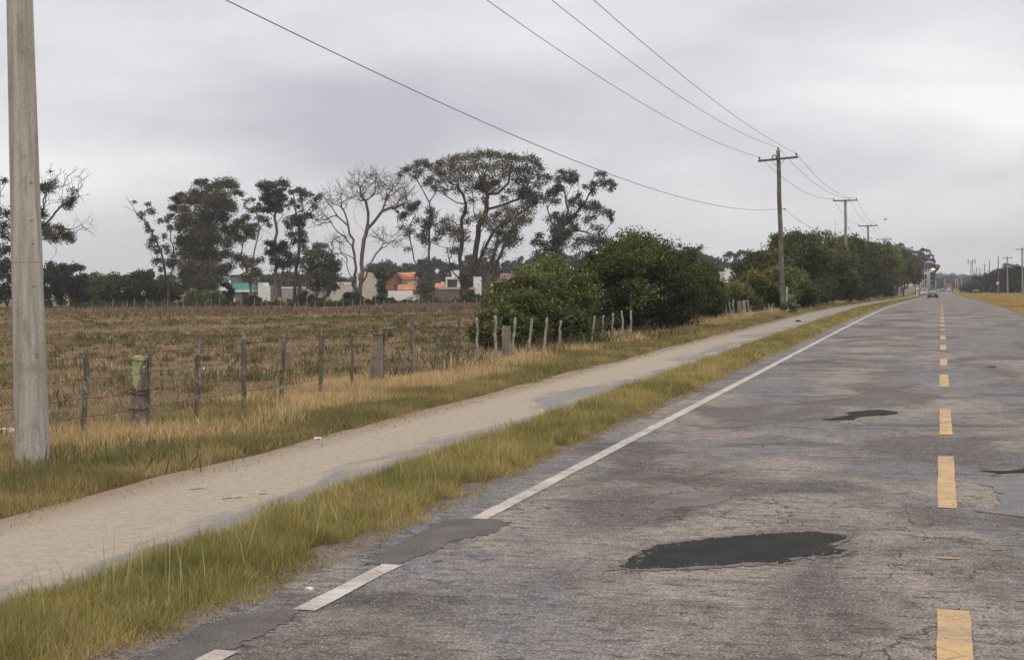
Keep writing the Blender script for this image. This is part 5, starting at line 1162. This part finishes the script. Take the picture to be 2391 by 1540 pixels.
house('white_house', 'white flat house showing above the low bush left of the wooden pole', ZD, 1725, [('wall', MW, [(1688,1752,634,668,6,0,True),(1697,1709,625.5,634,3,.5)]), ('side_wing', MW, [(1753,1772,641,668,5,1,True)])], 20)
# tin building and fence bits at the far road side
house('roadside_gate', 'small white gate panel at the roadside under the last hedge tree', ZD, 2142, [('panel', MW, [(2139,2145,671,690,.3,-.4)]), ('gate_post', MGR, [(2137.2,2138.8,669,691,.3,-.2),(2145.2,2146.6,669,691,.3,-.2)])], 170, 'gate')

# ------------------------------------------------------------------ vehicles
M_TYRE = m_plain('tyre', (.016, .016, .016), .8); M_CGLASS = m_plain('car_glass', (.13, .16, .17), .08, .05, spec=.8); M_LAMP = m_plain('headlamp', (.55, .55, .52), .15, .05, spec=.7); M_TRIM = m_plain('car_trim', (.03, .03, .032), .5); M_PLATE = m_plain('plate', (.55, .56, .58), .5, .03)
def paint(n, c): return m_plain(n, c, .3, .05, 3, spec=.6)
def car(name, label, cat, loc, rz, col, L=4.2, Wd=1.7, H=1.42, front=True, group=None, tail=False, nose=.9):
    """built with its front towards -Y"""
    t = empty(name, loc, label, cat, group, rz); w = Wd/2
    def loft(secs, nm, mat, bev=0):
        V = []; F = []; n = len(secs[0])
        for s in secs: V += s
        for i in range(len(secs)-1):
            for j in range(n): F.append((i*n+j, i*n+(j+1) % n, (i+1)*n+(j+1) % n, (i+1)*n+j))
        F.append(tuple(range(n))[::-1]); F.append(tuple((len(secs)-1)*n+j for j in range(n)))
        mb = MB(); mb.add(V, F); return mb.build(nm, mat, t, smooth=False, local=True, bev=bev)
    def sec(y, hw, zb, zt, r_=.12):   # rounded box section
        return [(-hw+r_, y, zb), (hw-r_, y, zb), (hw, y, zb+r_), (hw+.015, y, (zb+zt)/2), (hw-.02, y, zt-r_*.8), (hw-r_*1.2, y, zt), (-hw+r_*1.2, y, zt), (-hw+.02, y, zt-r_*.8), (-hw-.015, y, (zb+zt)/2), (-hw, y, zb+r_)]
    f = -L/2
    loft([sec(f, w*.80, .34, .62), sec(f+.08, w*.92, .24, .70), sec(f+.35, w*.98, .2, .80), sec(f+nose, w, .2, .90), sec(f+1.35, w, .2, .95), sec(f+L*.6, w, .2, .96), sec(f+L-.75, w*.99, .22, .97), sec(f+L-.12, w*.94, .27, .92), sec(f+L, w*.86, .36, .8)], 'body', col, .02)
    def cs(y, hb_, ht, zb, zt): return [(-hb_, y, zb), (hb_, y, zb), (ht, y, zt), (-ht, y, zt)]
    roof = H
    # greenhouse glass and roof
    mb = MB(); y0, y1, y2, y3 = f+1.15, f+1.85, f+L-1.15, f+L-.5
    V = [(-w*.88, y0, .93), (w*.88, y0, .93), (w*.9, y3, .95), (-w*.9, y3, .95), (-w*.68, y1, roof-.05), (w*.68, y1, roof-.05), (w*.67, y2, roof-.05), (-w*.67, y2, roof-.05)]
    mb.add(V, [(0,1,5,4),(1,2,6,5),(2,3,7,6),(3,0,4,7)]); mb.build('window_glass', M_CGLASS, t, local=True)
    mb = MB(); mb.box((0, (y1+y2)/2, roof-.035), (w*1.36, y2-y1+.06, .06)); 
    for sx in (-1, 1):
        mb.tube([(sx*w*.89, y0-.02, .92), (sx*w*.68, y1, roof-.04)], .035, 5); mb.tube([(sx*w*.91, y3+.02, .93), (sx*w*.67, y2, roof-.04)], .04, 5); mb.tube([(sx*w*.91, (y0+y3)/2+.05, .93), (sx*w*.68, (y0+y3)/2, roof-.04)], .03, 5)
    mb.build('roof', col, t, local=True, bev=.012)
    for sx in (-1, 1):
        for y in (f+.78, f+L-.78):
            mb = MB(); mb.tube([(sx*(w-.2), y, .31), (sx*(w-.01), y, .31)], .31, 20); o = mb.build('wheel', M_TYRE, t, local=True)
            mb = MB(); mb.tube([(sx*(w-.04), y, .31), (sx*(w+.004), y, .31)], .19, 14); h = mb.build('rim', M_STEEL, o, local=True)
        mb = MB(); mb.add([(sx*w*.55, f+.035, .55), (sx*w*.93, f+.13, .56), (sx*w*.95, f+.25, .74), (sx*w*.6, f+.085, .715)], [(0,1,2,3)]); o = mb.build('headlight' if not tail else 'tail_light', M_LAMP if not tail else M_TAIL, t, local=True)
        o.modifiers.new('t', 'SOLIDIFY').thickness = .06
        mb = MB(); mb.box((sx*(w+.09), y0+.28, .98), (.2, .09, .14)); mb.build('mirror', col, t, local=True, bev=.02)
        mb = MB(); mb.box((sx*w*.62, f+.02, .40), (.22, .05, .09)); mb.build('fog_lamp', M_TRIM, t, local=True)
    mb = MB(); mb.box((0, f+.03, .60), (w*.95, .07, .13)); mb.box((0, f+.0, .36), (w*1.0, .06, .10)); mb.build('grille', M_TRIM, t, local=True)
    mb = MB(); mb.box((0, f-.015, .47), (.44, .02, .13)); mb.build('licence_plate', M_PLATE, t, local=True)
    mb = MB(); mb.tube([(0, f-.02, .63), (0, f-.0, .63)], .06, 12); mb.build('badge', M_STEEL, t, local=True)
    mb = MB(); mb.box((0, f+L/2, .2), (Wd*.86, L*.86, .1)); mb.build('underbody', M_TRIM, t, local=True)
    return t
M_TAIL = m_plain('tail_lamp', (.35, .02, .02), .3)
def place(px, Xoff, Yd): return (Xoff, Yd, gz1(Xoff, Yd)+.012)
p = ray_ground(2177.5, 695.2, .012); s_ = 255.0
D_ = P(2177.5, 690, 249); 
def on_road(px, D): 
    q_ = P(px, 690, D); z = gz1(q_.x, q_.y)+.014; return (q_.x, q_.y, z)
car('black_car', 'small black hatchback driving towards the camera in the left lane', 'car', on_road(2177.3, 236), 0, paint('black_paint', (.018, .019, .021)), 3.9, 1.7, 1.44)
wl = on_road(2157.5, 400); wl = (wl[0], wl[1], gz1(wl[0], wl[1]))
car('white_car', 'white saloon parked on the left verge behind the oncoming black car', 'car', wl, 0, paint('white_car_paint', (.62, .58, .56)), 4.8, 2.2, 2.05, nose=1.15)
car('dark_car', 'dark car far off in the oncoming lane below the distant trees', 'car', on_road(2199.5, 560), 0, paint('dark_green_paint', (.03, .04, .04)), 4.2, 1.75, 1.5)
car('pale_car', 'pale car far off ahead in the right lane, seen from behind', 'car', on_road(2214.3, 560), 0, paint('silver_paint', (.5, .46, .48)), 4.0, 1.75, 1.55, tail=True)
# red truck ahead of it
lc = on_road(2214, 640); t = empty('red_truck', lc, 'red box lorry far ahead beyond the pale car', 'truck'); mt = paint('red_lorry', (.30, .12, .12))
mb = MB(); mb.box((0, 1.5, 2.0), (2.5, 6, 2.0)); mb.build('cargo_box', mt, t, local=True, bev=.05)
mb = MB(); mb.box((0, 5.6, 1.6), (2.3, 1.9, 2.0)); mb.build('cab', mt, t, local=True, bev=.1)
mb = MB(); mb.box((0, 2.5, .75), (2.0, 7.6, .25)); mb.build('chassis', M_TRIM, t, local=True)
for sx in (-1, 1):
    for y in (-.3, .9, 5.4): mb = MB(); mb.tube([(sx*.8, y, .5), (sx*1.15, y, .5)], .5, 16); mb.build('wheel', M_TYRE, t, local=True)
    mb = MB(); mb.box((sx*1.0, -1.53, 1.1), (.3, .06, .14)); mb.build('tail_light', M_TAIL, t, local=True)

# ------------------------------------------------------------------ people, horse (skin figures)
def skin(name, chains, mat, parent, lvl=1):
    """chains: list of [(x,y,z,r),...]; first chain roots the figure, the others join on the nearest vertex of what exists"""
    V = []; E = []; R = []
    for ci, ch in enumerate(chains):
        prev = None
        for k, (x, y, z, r_) in enumerate(ch):
            j = None
            for q_, v in enumerate(V):
                if (Vector(v)-Vector((x, y, z))).length < .004: j = q_
            if j is None: V.append((x, y, z)); R.append(r_); j = len(V)-1
            if prev is not None and prev != j: E.append((prev, j))
            prev = j
    me = bpy.data.meshes.new(name); me.from_pydata(V, E, []); me.update()
    o = bpy.data.objects.new(name, me); COL.objects.link(o); me.materials.append(mat); o.parent = parent
    sk = o.modifiers.new('skin', 'SKIN'); sk.use_smooth_shade = True; layer = me.skin_vertices[0].data
    for i, r_ in enumerate(R): layer[i].radius = (r_, r_*(.9 if r_ < .1 else .75)); layer[i].use_root = i == 0
    sb = o.modifiers.new('sub', 'SUBSURF'); sb.levels = sb.render_levels = lvl
    return o
M_SKIN = m_plain('skin', (.35, .2, .14), .6); M_CLOTHD = m_plain('dark_cloth', (.022, .024, .03), .9); M_TROUS = m_plain('grey_brown_trousers', (.13, .09, .075), .9); M_HAIR = m_plain('dark_hair', (.02, .015, .012), .7)
def hands(wr, s, dirn):
    ch = []; w = Vector(wr); d = Vector(dirn).normalized(); side = d.cross(Vector((1, 0, 0))).normalized()
    p0_ = w+d*.05; p1_ = w+d*.09; base = [(w.x, w.y, w.z, .026), (p0_.x, p0_.y, p0_.z, .034), (p1_.x, p1_.y, p1_.z, .034)]; ch.append(base)
    for k in range(4):
        o = side*(k-1.5)*.019; a = p1_+o+d*.012; b_ = a+d*(.04+.006*(k in (1, 2)))+Vector((-s*.01, 0, 0)); c = b_+d*.028+Vector((-s*.016, 0, 0)); ch.append([(p1_.x, p1_.y, p1_.z, .034), (a.x, a.y, a.z, .011), (b_.x, b_.y, b_.z, .009), (c.x, c.y, c.z, .008)])
    a = p0_+side*.035+d*.01; b_ = a+side*.012+d*.035; ch.append([(p0_.x, p0_.y, p0_.z, .034), (a.x, a.y, a.z, .012), (b_.x, b_.y, b_.z, .009)])
    return ch
def person(label, loc, rz, top, trous, scale=1.0, stride=.22, nm='person'):
    t = empty(nm, loc, label, 'person', None, rz); t.scale = (scale,)*3
    hip = (0, 0, .93); legs = []
    def leg(s, fwd): kn = (s*.1, -.02+fwd*.5-.04, .5); an = (s*.1, fwd, .09); return kn, an
    (k1, a1), (k2, a2) = leg(-1, stride), leg(1, -stride)
    sh = 1.42
    body = [[(0, 0, .93, .13), (0, 0, 1.08, .12), (0, 0, 1.28, .145), (0, 0, sh, .12), (0, -.01, 1.5, .055), (0, -.02, 1.56, .06), (0, -.025, 1.64, .095), (0, -.02, 1.72, .07)],
            [(0, -.025, 1.64, .095), (0, -.115, 1.635, .02)]]
    for s, (kn, an) in ((-1, (k1, a1)), (1, (k2, a2))):
        body.append([(0, 0, .93, .13), (s*.1, 0, .86, .095), (kn[0], kn[1], kn[2], .06), (an[0], an[1]+.02, an[2]+.02, .04), (an[0], an[1]-.13, .035, .035)])
        el_ = (s*.27, .02-stride*s*.3, 1.12); wr = (s*.29, -.06-stride*s*.7, .88)
        body.append([(0, 0, sh, .12), (s*.19, 0, sh, .06), (el_[0], el_[1], el_[2], .04), (wr[0], wr[1], wr[2], .026)]); body += hands(wr, s, (0, -.25, -1))
    skin('body', body, M_SKIN, t)
    jk = [[(0, 0, .9, .145), (0, 0, 1.08, .14), (0, 0, 1.28, .165), (0, 0, sh+.01, .135), (0, 0, 1.49, .07)]]
    tr = [[(0, 0, .95, .14), (0, 0, .9, .135)]]
    for s, (kn, an) in ((-1, (k1, a1)), (1, (k2, a2))):
        el_ = (s*.27, .02-stride*s*.3, 1.12); wr = (s*.29, -.06-stride*s*.7, .90)
        jk.append([(0, 0, sh+.01, .135), (s*.19, 0, sh, .075), (el_[0], el_[1], el_[2], .055), (wr[0], wr[1], wr[2]+.03, .042)])
        tr.append([(0, 0, .9, .135), (s*.1, 0, .85, .11), (kn[0], kn[1], kn[2], .075), (an[0], an[1]+.02, an[2]+.05, .06)])
    skin('jacket', jk, top, t); skin('trousers', tr, trous, t)
    skin('hair', [[(0, .0, 1.66, .098), (0, .005, 1.735, .088), (0, -.02, 1.765, .06)]], M_HAIR, t)
    for s in (-1, 1):
        mb = MB(); mb.tube([(s*.035, -.1, 1.66), (s*.035, -.112, 1.66)], .012, 8); mb.build('eye', M_HAIR, t, local=True)
        an = (a1 if s < 0 else a2); mb = MB(); mb.box((an[0], an[1]-.06, .045), (.09, .27, .09)); mb.build('shoe', M_TYRE, t, local=True, bev=.02)
    return t
pl = on_road(2162.3-.5, 402); pw = ray_ground(2142, 689.0)
px_ = P(2142.4, 688, 402); person('person in dark jacket walking on the path under the hedge, towards the camera', (px_.x, px_.y, gz1(px_.x, px_.y)+.01), 0, M_CLOTHD, M_TROUS, 1.0)
px_ = P(2169.8, 688, 318); person('person in dark clothes standing beside the parked white car', (px_.x, px_.y, gz1(px_.x, px_.y)), .4, M_CLOTHD, M_CLOTHD, .98, .05)
# motorcycle with rider far off
lc = on_road(2223, 520); lc = (lc[0], lc[1], lc[2])
t = empty('motorcycle', lc, 'small motorcycle far off at the right road edge, ridden away', 'motorcycle')
for y, nm in ((-.65, 'wheel'), (.65, 'wheel')):
    mb = MB(); c = Vector((0, y, .3))
    for k in range(16): a0, a1 = 2*pi*k/16, 2*pi*(k+1)/16; mb.tube([c+Vector((0, cos(a0)*.27, sin(a0)*.27)), c+Vector((0, cos(a1)*.27, sin(a1)*.27))], .045, 5)
    for k in range(6): a0 = pi*k/6; mb.tube([c+Vector((0, cos(a0)*.25, sin(a0)*.25)), c-Vector((0, cos(a0)*.25, sin(a0)*.25))], .008, 4)
    mb.build(nm, M_TYRE, t, local=True)
mb = MB(); mb.tube([(0, .65, .3), (0, .42, .95)], .03, 6); mb.tube([(0, -.65, .3), (0, -.1, .35), (0, .3, .6)], .035, 6); mb.box((0, .0, .42), (.22, .4, .3)); mb.build('frame', M_TRIM, t, local=True)
mb = MB(); mb.tube([(0, -.1, .72), (0, .15, .82), (0, .38, .78)], [.08, .14, .07], 8); mb.build('tank', paint('bike_red', (.2, .03, .03)), t, local=True, smooth=True)
mb = MB(); mb.box((0, -.32, .78), (.22, .6, .08)); mb.build('saddle', M_TYRE, t, local=True, bev=.02)
mb = MB(); mb.tube([(-.35, .36, 1.02), (0, .43, .97), (.35, .36, 1.02)], .015, 6); mb.build('handlebar', M_STEEL, t, local=True)
rd = empty('person', (lc[0], lc[1], lc[2]), 'person in dark clothes riding the far motorcycle', 'person')
bod = [[(0, -.2, .88, .13), (0, -.17, 1.1, .12), (0, -.1, 1.33, .14), (0, -.03, 1.42, .06), (0, 0, 1.54, .095), (0, 0, 1.62, .07)]]
jk = [[(0, -.2, .9, .15), (0, -.17, 1.1, .15), (0, -.1, 1.34, .15)]]; tr = [[(0, -.2, .88, .145), (0, -.2, .93, .14)]]
for s in (-1, 1):
    bod.append([(0, -.2, .88, .13), (s*.14, -.1, .86, .09), (s*.2, .22, .72, .06), (s*.17, .08, .34, .04), (s*.17, .2, .28, .035)]); tr.append([(0, -.2, .88, .145), (s*.14, -.1, .86, .11), (s*.2, .22, .72, .08), (s*.17, .08, .37, .06)])
    bod.append([(0, -.1, 1.33, .14), (s*.19, -.08, 1.34, .06), (s*.3, .08, 1.12, .04), (s*.3, .33, 1.05, .026)]); jk.append([(0, -.1, 1.34, .15), (s*.19, -.08, 1.34, .08), (s*.3, .08, 1.12, .058), (s*.3, .3, 1.06, .045)]); bod += hands((s*.3, .33, 1.05), s, (0, 1, -.3))
skin('body', bod, M_SKIN, rd); skin('jacket', jk, M_CLOTHD, rd); skin('trousers', tr, M_CLOTHD, rd); skin('helmet', [[(0, 0, 1.55, .12), (0, .0, 1.62, .115)]], M_TYRE, rd)
# grazing horse
hp = P(2277, 685, 400); t = empty('horse', (hp.x, hp.y, gz1(hp.x, hp.y)), 'brown horse grazing with lowered head on the right verge', 'horse', None, rad(0))
M_HORSE = m_plain('horse_coat', (.36, .235, .13), .7, .15, 3); M_MANE = m_plain('dark_mane', (.025, .018, .014), .8)
# faces +X (head to the right)
ch = [[(-.62, 0, 1.12, .25), (-.3, 0, 1.08, .29), (.1, 0, 1.06, .29), (.45, 0, 1.12, .27), (.68, 0, 1.12, .18), (.88, 0, .9, .13), (1.02, 0, .62, .105), (1.08, 0, .42, .09), (1.1, 0, .26, .085), (1.06, 0, .12, .06), (1.04, 0, .05, .05)]]
for s in (-1, 1):
    ch.append([(.45, 0, 1.12, .27), (.5, s*.14, .85, .12), (.5, s*.15, .5, .06), (.5, s*.15, .46, .06), (.49, s*.15, .12, .04), (.53, s*.15, .04, .055)])
    ch.append([(-.62, 0, 1.12, .25), (-.6, s*.15, .9, .16), (-.5, s*.16, .72, .1), (-.72, s*.16, .5, .06), (-.68, s*.16, .14, .04), (-.64, s*.16, .04, .055)])
    ch.append([(1.08, 0, .42, .09), (1.13, s*.06, .50, .02), (1.14, s*.07, .56, .012)])
skin('body', ch, M_HORSE, t)
skin('tail', [[(-.86, 0, 1.2, .05), (-.96, 0, .95, .06), (-.98, 0, .5, .05), (-.97, 0, .35, .02)]], M_MANE, t)
skin('mane', [[(.72, 0, 1.3, .04), (.95, 0, 1.04, .05), (1.1, 0, .72, .05), (1.16, 0, .52, .03)]], M_MANE, t)

# ------------------------------------------------------------------ street lamps on the left, far ahead
M_LP = m_plain('lamp_post_concrete', (.33, .33, .31), .9)
def m_emit(name, c, s):
    m, nt, b, _ = material(name); b.inputs['Emission Color'].default_value = (*c, 1); b.inputs['Emission Strength'].default_value = s; b.inputs[0].default_value = (*c, 1); return m
M_EO = m_emit('sodium_glow', (1, .55, .18), 3); M_EW = m_emit('white_glow', (1, .9, .78), 1.8)
lampproto = None
LAMPS = [(2146.5, 620, 385, 0), (2151.5, 622, 405, 0), (2157, 625, 430, 0), (2164.5, 628, 455, 1), (2167, 633, 480, 0), (2170, 629, 500, 2), (2173, 633, 530, 2), (2184, 645, 600, 0), (2204.8, 652, 640, 0), (2230, 650, 640, 0), (2235.3, 650, 650, 0), (2244, 648, 640, 0)]
for i, (px, ty, D, lit) in enumerate(LAMPS):
    q_ = P(px, 690, D); g = (q_.x, q_.y, gz1(q_.x, q_.y)); H = min(11, P(px, ty, D).z-g[2]); t = empty('street_lamp', g, '', 'street lamp', 'concrete street lamps at the far end of the road')
    t['label'] = ['leftmost grey lamp post just right of the last hedge tree', 'second grey lamp post from the hedge', 'third grey lamp post, thick looking, above the white car', 'lamp post carrying the big glowing orange lamp', 'grey lamp post right behind the orange lit one', 'lamp post with a white lit lamp right of the orange one', 'last lit lamp post before the tall eucalyptus foot', 'slim grey post standing clear right of the lit lamps', 'thin post in the middle of the road end view', 'first thin post on the right of the road end', 'second thin post on the right of the road end', 'third thin post on the right of the road end'][i]
    mb = MB(); mb.tube([(0, 0, -.2), (0, 0, H)], [.26, .16], 10); mb.build('post', M_LP, t, local=True, smooth=True)
    mb = MB(); mb.tube([(0, 0, H-.25), (.5, -.1, H+.1), (1.3, -.2, H+.25)], .07, 6); mb.build('arm', M_STEEL, t, local=True)
    mb = MB(); mb.box((1.6, -.2, H+.26), (.8, .34, .16)); o = mb.build('lamp_head', M_STEEL, t, local=True, bev=.03)
    mb = MB(); rr = .4 if lit == 1 else .22
    if lit: mb.tube([(1.6, -.2, H+.18), (1.6, -.2, H+.05), (1.6, -.2, H-.12), (1.6, -.2, H-.22)], [rr*.7, rr, rr*.8, rr*.3], 12)
    else: mb.tube([(1.6, -.2, H+.18), (1.6, -.2, H+.12)], .15, 10)
    mb.build('lamp_glass', M_EO if lit == 1 else M_EW if lit == 2 else M_CGLASS, o, local=True, smooth=False)

# ------------------------------------------------------------------ litter, sticks, stones, bird
M_PLAS = m_plain('white_plastic', (.7, .69, .68), .5, .05); M_PINK = m_plain('pink_wrapper', (.55, .3, .33), .5, .2, 20); M_STICK = m_plain('stick', (.09, .06, .045), .9)
p = ray_ground(18, 1012); t_ = MB(); D = (p-EYE).dot(FW)
for i in range(9): t_.tube([p+RIGHT*(-.14+i*.028)+Vector((0, 0, .0)), p+RIGHT*(-.14+i*.028)+Vector((0, 0, .05+.008*(i % 2))), p+RIGHT*(-.14+i*.028)+Vector((0, 0, .075))], [.02, .024, .012], 8)
o = t_.build('plastic_litter', M_PLAS, smooth=True); tag(o, 'white ribbed plastic scrap lying left of the concrete pole', 'litter')
def crumple(name, label, cat, px, py, s, mat, seed, nv=26):
    q_ = random.Random(seed); p = ray_ground(px, py); bm = bmesh.new(); bmesh.ops.create_icosphere(bm, subdivisions=2, radius=s)
    for v in bm.verts: v.co *= q_.uniform(.5, 1.2); v.co.z = abs(v.co.z)*.55
    me = bpy.data.meshes.new(name); bm.to_mesh(me); bm.free(); o = link(name, me, mat); o.location = p+Vector((0, 0, .01)); return tag(o, label, cat)
crumple('wrapper', 'pink and white crumpled wrapper in the blond grass beyond the path', 'litter', 1010, 908, .09, M_PINK, 1)
crumple('wrapper', 'tiny white paper scrap in the field behind the fence', 'litter', 476, 862, .05, M_PLAS, 2)
crumple('wrapper', 'small white scrap at the foot of the leaning split post', 'litter', 930, 872, .05, M_PLAS, 3)
crumple('wrapper', 'white scrap at the far edge of the path, left half', 'litter', 741, 1026, .05, M_PLAS, 4)
crumple('wrapper', 'small dark lump lying on the distant path near the wooden pole', 'litter', 1863, 751, .14, M_RUST, 5)
crumple('wrapper', 'white scrap on the shoulder by the near edge line', 'litter', 722, 1378, .03, M_PLAS, 6)
for i, (x0, y0, x1, y1, lab) in enumerate([(443, 1142, 483, 1140, 'dark twig lying on the near part of the sandy path edge'), (518, 1165, 545, 1163, 'curved thin twig on the path below the dark one'), (548, 1163, 566, 1161, 'short twig right next to the curved twig on the path'), (604, 1154, 622, 1153, 'small reddish twig alone on the sandy path'), (1140, 860, 1180, 848, 'pale bent branch lying at the fence foot'), (1105, 878, 1150, 862, 'long pale fallen branch at the fence foot')]):
    a, b_ = ray_ground(x0, y0, .02), ray_ground(x1, y1, .02); m_ = (a+b_)/2+Vector((0, .02, .004)); mb = MB(); mb.tube([a, m_, b_], [.003, .004, .002] if i < 4 else [.014, .016, .008], 6)
    tag(mb.build('twig', M_STICK if i < 4 else M_BARKP), lab, 'twig')
# gravel crumbs along the road edge
r = np.random.default_rng(90); n = 5200; Y = 5+28*r.uniform(0, 1, n)**1.7; X = -4.12+r.normal(0, .1, n); s = r.uniform(.004, .014, n); Z = zr(Y)+.012
base = np.array([[1, 0, 0], [-.5, .87, 0], [-.5, -.87, 0], [0, 0, .9]]); V = np.stack([X, Y, Z], -1)[:, None]+base[None]*s[:, None, None]*r.uniform(.7, 1.3, (n, 4, 1))
F = (np.arange(n)[:, None, None]*4+np.array([[0, 1, 3], [1, 2, 3], [2, 0, 3]])[None]).reshape(-1, 3)
tag(link('gravel', fastmesh('gravel', V.reshape(-1, 3), F), m_plain('gravel_stone', (.2, .16, .135), .9, .35, 30)), kind='stuff')
n = 1100; Y = 6+40*r.uniform(0, 1, n)**1.6; X = r.uniform(-7.3, -5.1, n); s = r.uniform(.002, .008, n); Z = zr(Y)+.007
V = np.stack([X, Y, Z], -1)[:, None]+base[None]*s[:, None, None]*r.uniform(.6, 1.6, (n, 4, 1))
F = (np.arange(n)[:, None, None]*4+np.array([[0, 1, 3], [1, 2, 3], [2, 0, 3]])[None]).reshape(-1, 3)
tag(link('gravel', fastmesh('gravel', V.reshape(-1, 3), F), m_plain('path_crumbs', (.23, .18, .14), .9, .35, 30)), kind='stuff')
n = 16000; Y = 5+70*r.uniform(0, 1, n)**1.5; X = np.where(r.uniform(0, 1, n) < .6, -7.28+np.abs(r.normal(0, .2, n)), -5.22-np.abs(r.normal(0, .14, n))); k = vnoise(X, Y, .35, 55) > .5; X, Y = X[k], Y[k]
blades('creeping_grass', X, Y, r.uniform(.02, .07, len(X)), .003+Y*.0004, pal([SR(110, 108, 58), SR(176, 150, 98)], r.uniform(0, 1, len(X)), r), 1.1, 21)
# flying bird
bpos = P(2066, 512.5, 120); t = empty('bird', bpos, 'small dark bird flying right of the second wooden power pole', 'bird')
skin('body', [[(-.14, 0, 0, .012), (-.06, 0, 0, .035), (.05, 0, .01, .045), (.13, 0, .02, .03), (.18, 0, .02, .008)]], M_DARK, t)
mb = MB()
for s in (-1, 1): mb.prism([(.07, s*.03, .02), (.03, s*.2, .09), (-.02, s*.36, .06), (-.05, s*.18, .07), (-.05, s*.03, .02)], Vector((0, 0, 0)), Vector((0, 0, .008)))
mb.build('wings', M_DARK, t, local=True)

# ------------------------------------------------------------------ haze
HZ = True
if HZ:
    mb = MB(); mb.box((0, 1100, 25), (3300, 2500, 90)); o = mb.build('haze', None); tag(o, kind='stuff')
    m = bpy.data.materials.new('haze_air'); m.use_nodes = True; nt = NT(m.node_tree); nt.n.clear(); out = nt.new('ShaderNodeOutputMaterial')
    pv = nt.new('ShaderNodeVolumePrincipled', {'Density': .0003, 'Color': (.90, .93, .98, 1), 'Anisotropy': .2}); nt.l.new(pv.outputs[0], out.inputs['Volume']); o.data.materials.append(m)
    o.display_type = 'WIRE'
